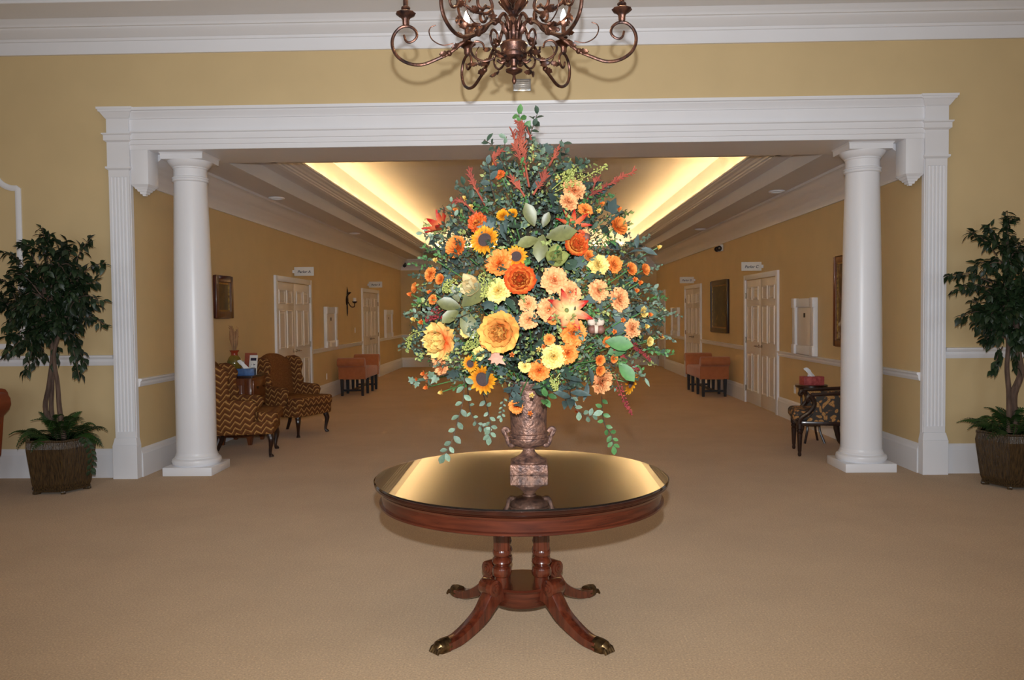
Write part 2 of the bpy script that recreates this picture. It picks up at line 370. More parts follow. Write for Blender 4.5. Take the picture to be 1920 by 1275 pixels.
# ---- corridor ceiling: lower border, step up, lit tray
TN, TF = 9.6, 23.25                    # near and far lip of the tray
cl = MB()
for s in (-1, 1):
    a, b = sorted((s * XW, s * 3.13)); cl.box(a, b, YB, YE, ZC, 4.05)
cl.box(-3.13, 3.13, YB, YB + 0.02, ZC, 4.05)
for s in (-1, 1):
    a, b = sorted((s * 3.13, s * 2.98)); cl.box(a, b, YB + 0.02, YE, 3.377, 4.05)
cl.box(-2.98, 2.98, YB + 0.02, TN - 0.2, 3.377, 4.05); cl.box(-2.98, 2.98, TF + 0.2, YE, 3.377, 4.05)
cl.box(-2.98, 2.98, TN - 0.2, TF + 0.2, 3.94, 4.05)
struct(cl.obj('ceiling_corridor', M['ceil'], smooth=False))
lipp = [(2.98, 3.377), (2.92, 3.377), (2.915, 3.392), (2.89, 3.397), (2.885, 3.415), (2.86, 3.422), (2.845, 3.445), (2.815, 3.462), (2.805, 3.48), (2.785, 3.483), (2.78, 3.505), (2.81, 3.505), (2.90, 3.43), (2.98, 3.43)]
lip = MB()
for s in (-1, 1): lip.prism([(s * x, z) for x, z in lipp], TN - 0.2, TF + 0.2, 'Y')
lip.prism([(TN - 2.98 + 2.78, z) if 0 else (TN + (2.78 - x), z) for x, z in lipp], -2.98, 2.98, 'X')
lip.prism([(TF - (2.78 - x), z) for x, z in lipp], -2.98, 2.98, 'X')
struct(lip.obj('trim_1', M['white'], smooth=False))
# cove tubes lying in the trough behind the lip
def tubes():
    L_ = 0.50; me = MB().tube([(0, -L_ / 2, 0), (0, L_ / 2, 0)], 0.014, 8).mesh('cove_tube', M['cove'])
    k = 0
    for s in (-1, 1):
        y = TN + 0.1
        while y < TF:
            o = link('cove_tube', me); o.location = (s * 2.88, y, 3.475)
            tag(o, 'warm tube lamp hidden in the tray cove on the side of the %s' % ('wing chairs' if s < 0 else 'floral armchair'), 'lamp', 'tube lamps in the cove on the %s side' % ('wing chair' if s < 0 else 'armchair')); y += 0.72
    for yy in (TF + 0.10,):
        x = -2.5
        while x < 2.6:
            o = link('cove_tube', me); o.location = (x, yy, 3.475); o.rotation_euler = (0, 0, PI / 2)
            tag(o, 'warm tube lamp hidden in the short tray cove by the far end wall', 'lamp', 'tube lamps in the far short cove'); x += 0.72
tubes()

# ---- crown mouldings
cp = [(0, 2.885), (0.022, 2.885), (0.026, 2.955), (0.034, 2.962), (0.04, 2.985), (0.075, 3.03), (0.118, 3.055), (0.128, 3.072), (0.142, 3.076), (0.16, 3.11), (0.205, 3.145), (0.218, 3.166), (0.25, 3.172), (0.255, 3.2), (0, 3.2)]
cr = MB()
for s in (-1, 1): cr.prism([(s * (XW - p), z) for p, z in cp], YW + 0.18, YE, 'Y')
cr.prism([(YE - p, z) for p, z in cp], -XW, XW, 'X')
struct(cr.obj('trim_2', M['white'], angle=50))
fp = [(0, 4.12), (0.03, 4.12), (0.035, 4.235), (0.048, 4.24), (0.055, 4.262), (0.075, 4.268), (0.105, 4.30), (0.14, 4.315), (0.15, 4.335), (0.17, 4.338), (0.185, 4.365), (0.24, 4.39), (0.25, 4.42), (0, 4.42)]
cr = MB(); cr.prism([(YW - p, z) for p, z in fp], -XF, XF, 'X')
for s in (-1, 1): cr.prism([(s * (XF - p), z) for p, z in fp], YK, YW, 'Y')
struct(cr.obj('trim_3', M['white'], angle=50))
# picture rail band on the foyer ceiling, in front of the crown
struct(MB().box(-XF, XF, YW - 0.62, YW - 0.25, 4.385, 4.42).obj('trim_4', M['white'], smooth=False, bevel=0.01))

# ---- entablature over the opening
ep = [(0, 3.19), (0.055, 3.19), (0.055, 3.235), (0.066, 3.238), (0.066, 3.282), (0.078, 3.286), (0.078, 3.342), (0.095, 3.35), (0.095, 3.362), (0.05, 3.364), (0.05, 3.482), (0.062, 3.486), (0.066, 3.505), (0.10, 3.535), (0.105, 3.55), (0.125, 3.555), (0.13, 3.582), (0, 3.582)]
en = struct(MB().prism([(YW - p, z) for p, z in ep], -3.8, 3.8, 'X').obj('trim_5', M['white'], angle=40))
MB().box(-XW, XW, YW - 0.05, YB + 0.01, ZC - 0.012, ZC).obj('soffit_board', M['white'], en, smooth=False)
for s in (-1, 1):
    a, b = sorted((s * 3.62, s * 3.79)); c = s * 3.705
    d = MB().box(a, b, YW - 0.055, YW + 0.16, 2.86, 3.19).obj('bracket', M['white'], en, bevel=0.003)
    p = MB(); z = 2.86; hx, y0, y1 = 0.085, YW - 0.055, YW + 0.16; ym = (y0 + y1) / 2; hy = (y1 - y0) / 2
    for k, (f, dz) in enumerate(((1.0, 0.018), (0.8, 0.022), (0.6, 0.022), (0.40, 0.022), (0.2, 0.016))):
        g = f * 0.86
        p.frus((c - hx * g, c + hx * g, ym - hy * g, ym + hy * g), z - dz, (c - hx * f, c + hx * f, ym - hy * f, ym + hy * f), z); z -= dz
    p.obj('pendant', M['white'], d, smooth=False)
# ---- pilasters
for i, s in enumerate((-1, 1)):
    xc = s * 3.9
    P_ = struct(MB().frus((xc - 0.105, xc + 0.105, YW - 0.05, YW), 0, (xc - 0.105, xc + 0.105, YW - 0.05, YW), 3.46).obj('trim_%d' % (6 + i), M['white'], smooth=False))
    sh = []; w_ = 0.10; n = 5; pitch = 0.034
    sh = [(xc - w_, YW), (xc - w_, YW - 0.068)]
    for k in range(n):
        m0 = xc + (k - (n - 1) / 2) * pitch
        for q in range(7):
            a = PI * q / 6; sh.append((m0 - 0.012 * math.cos(a), YW - 0.068 + 0.011 * math.sin(a)))
    sh += [(xc + w_, YW - 0.068), (xc + w_, YW)]
    MB().prism(sh, 0.46, 2.93, 'Z').obj('fluted_shaft', M['white'], P_, smooth=False)
    b = MB().box(xc - w_, xc + w_, YW - 0.07, YW, 0.40, 0.46).frus((xc - 0.12, xc + 0.12, YW - 0.09, YW), 0.33, (xc - 0.105, xc + 0.105, YW - 0.075, YW), 0.40).box(xc - 0.12, xc + 0.12, YW - 0.095, YW, 0, 0.33)
    b.obj('base_block', M['white'], P_, smooth=False, bevel=0.003)
    c = MB().box(xc - w_, xc + w_, YW - 0.07, YW, 2.93, 3.0)
    c.frus((xc - 0.10, xc + 0.10, YW - 0.07, YW), 2.995, (xc - 0.122, xc + 0.122, YW - 0.09, YW), 3.012).box(xc - 0.122, xc + 0.122, YW - 0.09, YW, 3.012, 3.03)
    c.box(xc - 0.108, xc + 0.108, YW - 0.075, YW, 3.03, 3.27).frus((xc - 0.108, xc + 0.108, YW - 0.075, YW), 3.262, (xc - 0.128, xc + 0.128, YW - 0.10, YW), 3.278)
    c.box(xc - 0.128, xc + 0.128, YW - 0.10, YW, 3.278, 3.325).frus((xc - 0.128, xc + 0.128, YW - 0.10, YW), 3.325, (xc - 0.14, xc + 0.14, YW - 0.115, YW), 3.335).box(xc - 0.14, xc + 0.14, YW - 0.115, YW, 3.335, 3.345)
    c.box(xc - 0.108, xc + 0.108, YW - 0.075, YW, 3.345, 3.49)
    for (a, za, b_, zb) in ((0.108, 3.485, 0.118, 3.495), (0.118, 3.495, 0.15, 3.545), (0.158, 3.545, 0.162, 3.565), (0.17, 3.565, 0.172, 3.587)):
        c.frus((xc - a, xc + a, YW + 0.03 - a, YW), za, (xc - b_, xc + b_, YW + 0.03 - b_, YW), zb)
    c.obj('capital', M['white'], P_, smooth=False)
# ---- baseboards and chair rails
bp = [(0, 0), (0.028, 0), (0.028, 0.225), (0.022, 0.24), (0.018, 0.262), (0.008, 0.28), (0, 0.285)]
rp = [(0, -0.045), (0.012, -0.045), (0.018, -0.03), (0.024, -0.012), (0.024, 0.012), (0.034, 0.02), (0.042, 0.034), (0.042, 0.046), (0, 0.05)]
def run(prof, wall, a, b, z=0.0, k=1.0):
    m = MB()
    if wall == 'F': m.prism([(YW - p * k, z + q * k) for p, q in prof], a, b, 'X')
    elif wall == 'E': m.prism([(YE - p * k, z + q * k) for p, q in prof], a, b, 'X')
    else:
        s = -1 if wall == 'L' else 1; m.prism([(s * (XW - p * k), z + q * k) for p, q in prof], a, b, 'Y')
    return m
for nm, segs in (('foyer_left', [('F', -XF, -4.02)]), ('foyer_right', [('F', 4.02, XF)]),
                 ('corridor_left', [('L', 7.76, 11.98), ('L', 13.97, 18.2), ('L', 20.22, YE)]),
                 ('corridor_right', [('R', 7.76, 12.12), ('R', 14.02, 17.55), ('R', 19.4, 22.25), ('R', 23.5, YE)]), ('end', [('E', -XW, XW)])):
    base = MB(); rail = MB()
    for wl, a, b in segs:
        m = run(bp, wl, a, b); base.add(m.v, m.f)
        m = run(rp, wl, a, b, 1.155 if wl == 'F' else 0.93, 1.1 if wl == 'F' else 0.85); rail.add(m.v, m.f)
    struct(base.obj('baseboard_' + nm, M['white'], smooth=False)); struct(rail.obj('trim_rail_' + nm, M['white'], smooth=False))
# ---- applied panel moulding with a scooped corner on the foyer wall beside the ficus
pp = [(-4.93, 1.3)]
pp += [(-4.93, 2.83), (-4.95, 2.845)]
cx, cz, rr = -4.96, 3.055, 0.21
for q in range(9):
    a = -PI / 2 - q * PI / 2 / 8; pp.append((cx + rr * math.cos(a), cz + rr * math.sin(a)))
pp += [(cx - rr, 3.09), (-6.05, 3.09)]
mir = [(-11.22 - x if 0 else -11.25 - x, z) for x, z in pp[::-1]]
path = pp[:-1] + mir[1:]
def frame_sweep(path, w_, d, close=True):
    m = MB(); n = len(path); vs = []; prof = [(-w_ / 2, 0), (-w_ / 2, d * 0.6), (-w_ * 0.2, d), (w_ * 0.2, d), (w_ / 2, d * 0.5), (w_ / 2, 0)]; k = len(prof)
    for i, (x, z) in enumerate(path):
        p0 = Vector(path[i - 1]) if (i or close) else None; p1 = Vector(path[(i + 1) % n]); p = Vector((x, z))
        a = (p - p0).normalized(); b = (p1 - p).normalized(); na = Vector((a.y, -a.x)); nb = Vector((b.y, -b.x)); h = (na + nb); h = h / max(0.3, h.dot(na)) if h.length > 1e-6 else na
        for q, dd in prof: vs.append((x + h.x * q, YW - dd, z + h.y * q))
    fs = [(i * k + j, ((i + 1) % n) * k + j, ((i + 1) % n) * k + j + 1, i * k + j + 1) for i in range(n) for j in range(k - 1)]
    return m.add(vs, fs)
struct(frame_sweep(path, 0.055, 0.025).obj('trim_8', M['white'], angle=45))

# ---- round columns
def column(loc, label):
    t = thing('column', label, 'column', loc, 0, 'columns in the opening')
    MB().box(-0.245, 0.245, -0.245, 0.245, 0, 0.085).obj('plinth', M['white'], t, bevel=0.004)
    MB().lathe([(0.0, 0.08), (0.215, 0.08), (0.232, 0.095), (0.24, 0.118), (0.234, 0.142), (0.218, 0.155), (0.21, 0.158), (0.21, 0.168), (0.203, 0.176), (0.199, 0.19), (0.196, 0.205), (0, 0.205)], 56).obj('base_ring', M['white'], t)
    pr = [(0.0, 0.2)] + [(0.193 - 0.034 * max(0, (k / 12 - 0.25) / 0.75) ** 1.5, 0.2 + 2.72 * k / 12) for k in range(13)] + [(0, 2.92)]
    MB().lathe(pr, 56).obj('shaft', M['white'], t)
    MB().lathe([(0, 2.915), (0.160, 2.915), (0.174, 2.925), (0.174, 2.94), (0.168, 2.944), (0.176, 2.95), (0.176, 2.962), (0.160, 2.97), (0.160, 3.045), (0.168, 3.05), (0.168, 3.062), (0.176, 3.066), (0.198, 3.09), (0.212, 3.115), (0.214, 3.125), (0, 3.125)], 56).obj('capital', M['white'], t)
    MB().frus((-0.207, 0.207, -0.207, 0.207), 3.124, (-0.209, 0.209, -0.209, 0.209), 3.175).frus((-0.209, 0.209, -0.209, 0.209), 3.175, (-0.222, 0.222, -0.222, 0.222), 3.19).obj('abacus', M['white'], t, smooth=False)
column((-3.345, 8.02, 0), 'white round column standing beside the chevron wing chairs')
column((3.345, 8.02, 0), 'white round column standing beside the floral armchair')

# ---- double doors
def dbl_door(num, s, y0, y1, lever=True):
    z1 = 2.19; cw = 0.085; X = s * XW
    def bx(m, a, b, p0, p1, z0, z1_):    # p = distance out from the wall
        xa, xb = sorted((X - s * p0, X - s * p1)); return m.box(xa, xb, a, b, z0, z1_)
    m = MB(); bx(m, y0, y0 + cw, -0.01, 0.035, 0, z1); bx(m, y1 - cw, y1, -0.01, 0.035, 0, z1); bx(m, y0 + cw - 0.004, y1 - cw + 0.004, -0.01, 0.033, z1 - cw, z1 - 0.001)
    d = struct(m.obj('door_%d' % num, M['white'], bevel=0.005)); mid = (y0 + y1) / 2
    g = 0.012
    for a, b, hs in ((y0 + cw, mid - g / 2, 1), (mid + g / 2, y1 - cw, -1)):
        leaf = bx(MB(), a, b, -0.008, 0.008, 0.012, z1 - cw - 0.012).obj('door_leaf', M['door'], d, bevel=0.002)
        wv = (b - a); pw = (wv - 0.11 * 2 - 0.09) / 2
        for c in range(2):
            ya = a + 0.11 + c * (pw + 0.09)
            for za, zb in ((0.22, 0.86), (1.06, 1.66), (1.76, 1.98)):
                q = MB()
                def ring(i0, p0, i1, p1):
                    A = [(X - s * p0, ya + i0, za + i0), (X - s * p0, ya + pw - i0, za + i0), (X - s * p0, ya + pw - i0, zb - i0), (X - s * p0, ya + i0, zb - i0)]
                    B = [(X - s * p1, ya + i1, za + i1), (X - s * p1, ya + pw - i1, za + i1), (X - s * p1, ya + pw - i1, zb - i1), (X - s * p1, ya + i1, zb - i1)]
                    q.add(A + B, [(0, 1, 5, 4), (1, 2, 6, 5), (2, 3, 7, 6), (3, 0, 4, 7)])
                ring(0, 0.006, 0.006, 0.022); ring(0.006, 0.022, 0.018, 0.022); ring(0.018, 0.022, 0.026, 0.009); ring(0.026, 0.009, 0.05, 0.018)
                q.add([(X - s * 0.018, ya + 0.05, za + 0.05), (X - s * 0.018, ya + pw - 0.05, za + 0.05), (X - s * 0.018, ya + pw - 0.05, zb - 0.05), (X - s * 0.018, ya + 0.05, zb - 0.05)], [(0, 1, 2, 3)])
                q.obj('door_panel', M['door'], leaf, smooth=False)
        if lever:
            yl = (mid - 0.075) if hs == 1 else (mid + 0.075)
            h = MB().tube([(X - s * 0.006, yl, 1.0), (X - s * 0.022, yl, 1.0)], 0.028, 14).tube([(X - s * 0.02, yl, 1.0), (X - s * 0.062, yl, 1.0)], 0.011, 8).tube([(X - s * 0.06, yl + 0.008 * hs, 1.0), (X - s * 0.062, yl - 0.05 * hs, 1.003), (X - s * 0.058, yl - 0.12 * hs, 0.998)], [0.012, 0.011, 0.009], 8)
            h.obj('door_lever', M['chrome'], leaf)
        yh = a + 0.004 if hs == 1 else b - 0.004
        for zz in (0.25, 1.08, 1.84):
            MB().tube([(X - s * 0.016, yh, zz - 0.05), (X - s * 0.016, yh, zz + 0.05)], 0.011, 8).obj('hinge', M['chrome'], leaf)
    return d
dbl_door(1, -1, 11.98, 13.97); dbl_door(2, -1, 18.2, 20.22)
dbl_door(3, 1, 12.12, 14.02); dbl_door(4, 1, 17.55, 19.4); dbl_door(5, 1, 22.25, 23.5)

# ================================================================== CENTRE TABLE
TX, TY = 0.005, 4.045
tb = thing('pedestal_table', 'round mahogany pedestal table with four fluted posts and brass paw feet', 'table', (TX, TY, 0))
TR = 0.738
MB().lathe([(0, 0.715), (TR - 0.03, 0.715), (TR - 0.012, 0.722), (TR, 0.735), (TR, 0.744), (TR - 0.008, 0.750), (0, 0.750)], 96).obj('table_top', M['top'], tb)
MB().lathe([(0.60, 0.636), (TR - 0.032, 0.636), (TR - 0.024, 0.640), (TR - 0.024, 0.649), (TR - 0.036, 0.653), (TR - 0.036, 0.700), (TR - 0.026, 0.704), (TR - 0.02, 0.716), (0.60, 0.716)], 96).obj('apron', M['mahog_h'], tb)
MB().lathe([(0, 0.62), (0.42, 0.62), (0.42, 0.71), (0, 0.71)], 4, a0=PI / 4).obj('underframe', M['mahog'], tb, smooth=False)
PZ = 0.108
MB().lathe([(0, PZ + 0.005), (0.13, PZ + 0.005), (0.152, PZ + 0.012), (0.158, PZ + 0.022), (0.158, PZ + 0.085), (0.17, PZ + 0.09), (0.174, PZ + 0.1), (0.166, PZ + 0.108), (0, PZ + 0.108)], 56).obj('platform', M['mahog_h'], tb)
def post_prof(z0, z1):
    P = [(0.036, 0), (0.038, 0.03), (0.036, 0.055), (0.045, 0.062), (0.050, 0.08), (0.046, 0.10), (0.034, 0.108), (0.040, 0.114), (0.050, 0.13), (0.045, 0.146), (0.032, 0.156), (0.043, 0.164), (0.047, 0.178), (0.043, 0.19)]
    return [(0, z0)] + [(r, z0 + z) for r, z in P] + [(0, z0 + 0.19)]
for sx in (-1, 1):
    for sy in (-1, 1):
        c = (sx * 0.099, sy * 0.099, 0)
        p = MB().lathe(post_prof(PZ + 0.105, 0.58), 24, c).obj('post', M['mahog'], tb)
        fl_ = [(0.040, PZ + 0.29), (0.040, 0.63)]
        n = 64; m = MB(); vs = []
        for i in range(n):
            a = 2 * PI * i / n; r = 0.042 - 0.004 * (0.5 + 0.5 * math.cos(12 * a))
            vs += [(c[0] + r * math.cos(a), c[1] + r * math.sin(a), PZ + 0.29), (c[0] + r * math.cos(a), c[1] + r * math.sin(a), 0.63)]
        m.add(vs, [(2 * i, 2 * ((i + 1) % n), 2 * ((i + 1) % n) + 1, 2 * i + 1) for i in range(n)]); m.obj('fluted_collar', M['mahog'], p, angle=60)
        # sabre leg on the diagonal
        d = Vector((sx, sy, 0)).normalized(); sd = Vector((-d.y, d.x, 0)); lw = 0.036
        path = [(0.165, 0.202, 0.10), (0.20, 0.192, 0.095), (0.235, 0.160, 0.080), (0.28, 0.112, 0.066), (0.345, 0.072, 0.054), (0.42, 0.040, 0.046), (0.47, 0.030, 0.042), (0.51, 0.028, 0.040)]
        rows = catmull([(a, b, h) for a, b, h in path], 4); vs = []; fs = []
        for i, q in enumerate(rows):
            nx = rows[min(i + 1, len(rows) - 1)] - rows[max(0, i - 1)]; t = Vector((nx.x, nx.y)).normalized(); nn = Vector((-t.y, t.x)); 
            for off, wd in ((0.5, lw * 0.75), (0.42, lw), (-0.42, lw), (-0.5, lw * 0.8)):
                r = q.x + nn.x * off * q.z; z = max(0.004, q.y + nn.y * off * q.z)
                for sg in (1, -1): vs.append(d * r + sd * wd * sg + Vector((0, 0, z)))
        loop = [0, 2, 4, 6, 7, 5, 3, 1]; k = 8
        for i in range(len(rows) - 1):
            for j in range(k): fs.append((i * k + loop[j], i * k + loop[(j + 1) % k], (i + 1) * k + loop[(j + 1) % k], (i + 1) * k + loop[j]))
        fs += [tuple(loop), tuple((len(rows) - 1) * k + q for q in loop[::-1])]
        lg = MB().add(vs, fs).obj('leg', M['mahog'], tb, angle=40)
        # scroll at the knee
        cc = d * 0.222 + Vector((0, 0, 0.234)); sc = MB()
        sc.tube([cc + sd * 0.044, cc - sd * 0.044], 0.040, 20); sc.tube([cc + sd * 0.050, cc - sd * 0.050], 0.024, 16); sc.tube([cc + sd * 0.056, cc - sd * 0.056], 0.012, 12)
        sc.obj('scroll', M['mahog'], lg, bevel=0.003)
        ft = MB(); d_ = d; e0 = d * 0.012
        ft.tube([d * 0.492 + Vector((0, 0, 0.028)), d * 0.52 + Vector((0, 0, 0.028)), d * 0.545 + Vector((0, 0, 0.026)), d * 0.56 + Vector((0, 0, 0.018))], [0.037, 0.037, 0.034, 0.022], 14)
        for e in (-0.023, -0.008, 0.008, 0.023):
            ft.tube([d * 0.535 + sd * e + Vector((0, 0, 0.04)), d * 0.562 + sd * e * 1.15 + Vector((0, 0, 0.028)), d * 0.576 + sd * e * 1.2 + Vector((0, 0, 0.009))], [0.007, 0.009, 0.006], 8)
        for i in range(len(ft.v)):
            v = ft.v[i]; ft.v[i] = (v[0], v[1], max(0.0, v[2]))
        ft.obj('paw_foot', M['brass'], lg)
tag(MB().lathe([(0, 0), (TR - 0.004, 0), (TR + 0.002, 0.003), (TR - 0.004, 0.0075), (0, 0.0075)], 96, (TX, TY, 0.7505)).obj('glass_tabletop', M['glass'], angle=25), 'clear round glass sheet covering the mahogany pedestal table', 'glass')

# ================================================================== URN
UX, UY, UZ = 0.045, 4.12, 0.758
ur = thing('urn', 'tall coppery brown urn with two side handles on square plinth', 'urn', (UX, UY, UZ))
MB().frus((-0.097, 0.097, -0.097, 0.097), 0, (-0.095, 0.095, -0.095, 0.095), 0.066).frus((-0.095, 0.095, -0.095, 0.095), 0.066, (-0.09, 0.09, -0.09, 0.09), 0.072).obj('plinth', M['urn'], ur, bevel=0.003)
MB().lathe([(0, 0.07), (0.088, 0.07), (0.09, 0.082), (0.082, 0.09), (0.076, 0.094), (0.06, 0.108), (0.042, 0.126), (0.032, 0.145), (0.029, 0.158), (0.036, 0.162), (0.036, 0.172), (0.03, 0.178), (0, 0.178)], 40).obj('foot', M['urn'], ur)
MB().lathe([(0, 0.176), (0.035, 0.176), (0.064, 0.188), (0.080, 0.203), (0.087, 0.222), (0.088, 0.232), (0.094, 0.234), (0.094, 0.242), (0.086, 0.245), (0.086, 0.256), (0.091, 0.258), (0.091, 0.266), (0.081, 0.27), (0.083, 0.32), (0.087, 0.40), (0.092, 0.46), (0.097, 0.50), (0.103, 0.515), (0.103, 0.525), (0.085, 0.525), (0.08, 0.50), (0, 0.49)], 48).obj('bowl', M['urn'], ur)
for s in (-1, 1):
    MB().tube(catmull([(s * 0.060, 0, 0.192), (s * 0.082, 0, 0.186), (s * 0.095, 0, 0.205), (s * 0.100, 0, 0.235), (s * 0.112, 0, 0.27), (s * 0.116, 0, 0.284), (s * 0.104, 0, 0.289), (s * 0.090, 0, 0.274)], 5), [0.010] * 18 + [0.012] * 18, 10).ball((s * 0.08, -0.004, 0.19), 0.017).ball((s * 0.088, 0, 0.238), 0.012).obj('handle', M['urn'], ur)

UK = [(0, 0), (0.072, 0.054), (0.178, 0.128), (0.27, 0.203), (0.525, 0.475)]
def uz(z):
    for (a, ra), (b, rb) in zip(UK, UK[1:]):
        if z <= b: return ra + (rb - ra) * (z - a) / (b - a)
    return z - 0.05
for o in ur.children:
    k_ = 1.12 if o.name.startswith(('bowl', 'handle')) else 1.0
    for v in o.data.vertices: v.co = (v.co.x * k_, v.co.y * k_, uz(v.co.z))

# ================================================================== CHANDELIER
HX, HY = -0.01, 4.0
ch = thing('chandelier', 'bronze scrolled candle chandelier hanging over the round table', 'chandelier', (HX, HY, 0))
def hz(py): return 1.577 + (587 - 5 + 0.0 - py) / FPX * 4.0
def lz(prof): return [(r * 4.0 / FPX, hz(y)) for r, y in prof]
MB().lathe([(0, hz(158))] + lz([(3, 155), (4.5, 150), (3, 145), (2.5, 141), (6, 138), (15, 134), (16, 131), (9, 129), (6, 124), (7, 118), (9, 113), (7, 110), (12, 107)]) + [(0, hz(107))], 24).obj('finial', M['bronze'], ch)
MB().lathe([(0, hz(112))] + lz([(20, 112), (24, 109), (25, 103), (23, 100), (24, 92), (26, 86), (24, 82), (16, 78)]) + [(0, hz(78))], 28).obj('hub_drum', M['bronze'], ch)
MB().lathe([(0, hz(80))] + lz([(12, 80), (9, 72), (10, 64), (16, 56), (17, 54), (9, 52), (7, 46), (8, 40), (6, 34), (10, 31)]) + [(0, hz(31))], 24).obj('vase_stem', M['bronze'], ch)
MB().lathe([(0, hz(33))] + lz([(6, 33), (9, 28), (18, 18), (25, 10), (27, 6), (24, 2), (14, -4), (9, -12), (8, -30), (14, -40), (18, -60), (12, -80), (7, -100), (7, -170), (12, -176), (6, -182)]) + [(0, hz(-182))], 28, lobes=14, amp=0.05).obj('flared_body', M['bronze'], ch)
MB().tube([(0, 0, hz(-180)), (0, 0, ZF - 0.03)], 0.012, 10).obj('hanging_rod', M['bronze'], ch)
MB().lathe([(0, ZF - 0.05), (0.03, ZF - 0.05), (0.07, ZF - 0.02), (0.075, ZF), (0, ZF)], 28).obj('ceiling_canopy', M['bronze'], ch)
def leaf_blade(m, base, dirv, up, ln, wd, curl=0.3):
    """acanthus-like lobed leaf"""
    d = Vector(dirv).normalized(); sdv = d.cross(Vector(up)).normalized(); u = sdv.cross(d)
    rows = [(0.0, 0.25, 0), (0.2, 0.8, .05), (0.32, 0.6, .1), (0.45, 1.0, .2), (0.58, 0.65, .3), (0.72, 0.8, .5), (0.85, 0.4, .75), (1.0, 0.05, 1.0)]
    vs = []
    for t, w_, c in rows:
        p = Vector(base) + d * ln * t + u * curl * ln * c
        vs += [p - sdv * w_ * wd + u * 0.12 * wd, p + u * -0.1 * wd, p + sdv * w_ * wd + u * 0.12 * wd]
    k = 3; n = len(rows); b0 = len(vs)
    fs = []
    for i in range(n - 1):
        for j in range(2): fs.append((i * k + j, i * k + j + 1, (i + 1) * k + j + 1, (i + 1) * k + j))
    vs2 = [v - u * 0.002 for v in vs]
    m.add(vs, fs); m.add(vs2, [f[::-1] for f in fs])
    return m
arm_px = [(758, 63), (761, 73), (767, 77), (776, 74), (782, 66), (780, 56), (772, 49), (762, 47), (751, 50), (741, 60), (736, 74), (738, 90), (748, 105), (768, 116), (792, 118), (818, 109), (842, 98), (862, 83), (880, 70), (897, 63), (908, 58), (917, 46), (929, 38), (941, 46), (949, 66), (951, 90), (948, 108), (940, 117), (931, 112)]
arm_rz = [((962 - x) * 4.0 / FPX, hz(y)) for x, y in arm_px]
lower_px = [(967, 150), (958, 142), (948, 120), (946, 100), (936, 84), (922, 82), (908, 95), (900, 112), (890, 130)]
def arm_mesh(rz, r0, r1):
    p = catmull([(r, 0, z) for r, z in rz], 5); n = len(p); rad = [r0 + (r1 - r0) * min(1, i / n * 3) for i in range(n)]
    for i in range(n - 8, n): rad[i] *= 0.9
    return MB().tube(p, rad, 8).mesh('arm', M['bronze'])
am = arm_mesh(arm_rz, 0.0055, 0.0085)
cx0, cz0 = arm_rz[7]
cupm = MB().lathe([(0, cz0 + 0.0), (0.011, cz0 + 0.0), (0.016, cz0 + 0.008), (0.017, cz0 + 0.03), (0.024, cz0 + 0.042), (0.044, cz0 + 0.054), (0.049, cz0 + 0.062), (0.044, cz0 + 0.066), (0.018, cz0 + 0.066), (0.015, cz0 + 0.078), (0.022, cz0 + 0.084), (0.022, cz0 + 0.091), (0.015, cz0 + 0.096), (0, cz0 + 0.096)], 20, (cx0, 0, 0), lobes=10, amp=0.04).mesh('candle_cup', M['bronze'])
candm = MB().lathe([(0, cz0 + 0.09), (0.0125, cz0 + 0.09), (0.0125, cz0 + 0.165), (0, cz0 + 0.165)], 14, (cx0, 0, 0)).mesh('candle_sleeve', M['bronze'])
bulbm = MB().lathe([(0, cz0 + 0.163), (0.009, cz0 + 0.166), (0.016, cz0 + 0.182), (0.017, cz0 + 0.196), (0.012, cz0 + 0.215), (0.005, cz0 + 0.236), (0, cz0 + 0.245)], 14, (cx0, 0, 0)).mesh('candle_bulb', M['bulb'])
lms = []
def pt(i): return Vector((arm_rz[i][0], 0, arm_rz[i][1]))
for i, j, ln in ((16, 15, 0.05), (17, 16, 0.045), (20, 19, 0.05), (27, 26, 0.06), (24, 23, 0.06)):
    for sg in (-1, 1):
        dv = (pt(j) - pt(i)).normalized(); lms.append(MB()); leaf_blade(lms[-1], pt(i), dv + Vector((0, sg * 0.7, 0)), (0, -sg, 0.6), ln, 0.017, 0.35)
lms = [q.mesh('acanthus_leaf', M['bronze']) for q in lms]
knotm = MB().ball(pt(16), 0.015, 10, 6).mesh('collar_knot', M['bronze']); knotn = MB().ball(pt(19), 0.015, 10, 6).mesh('collar_knot', M['bronze'])
wire = arm_mesh([((962 - x) * 4.0 / FPX, hz(y)) for x, y in ((850, 80), (830, 83), (812, 74), (805, 60), (808, 50), (818, 46))], 0.003, 0.003)
for k in range(6):
    a = PI + k * PI / 3; mx = Matrix.Rotation(a, 4, 'Z')
    arm = link('lower_arm', am, ch, mx)
    for nm, me in (('candle_cup', cupm), ('candle_sleeve', candm), ('candle_bulb', bulbm), ('collar_knot', knotm), ('collar_knot', knotn), ('wire_tendril', wire)): link(nm, me, arm)
    for me in lms: link('acanthus_leaf', me, arm)
up_px = [(905, 22), (898, 30), (890, 26), (889, 14), (899, 4), (912, 8), (918, 24), (908, 36), (890, 38), (870, 33), (855, 24), (842, 8), (838, -12), (846, -28), (860, -32), (868, -22), (862, -14)]
um = arm_mesh([((962 - x) * 4.0 / FPX, hz(y)) for x, y in up_px[::-1]], 0.005, 0.008)
ulms = []
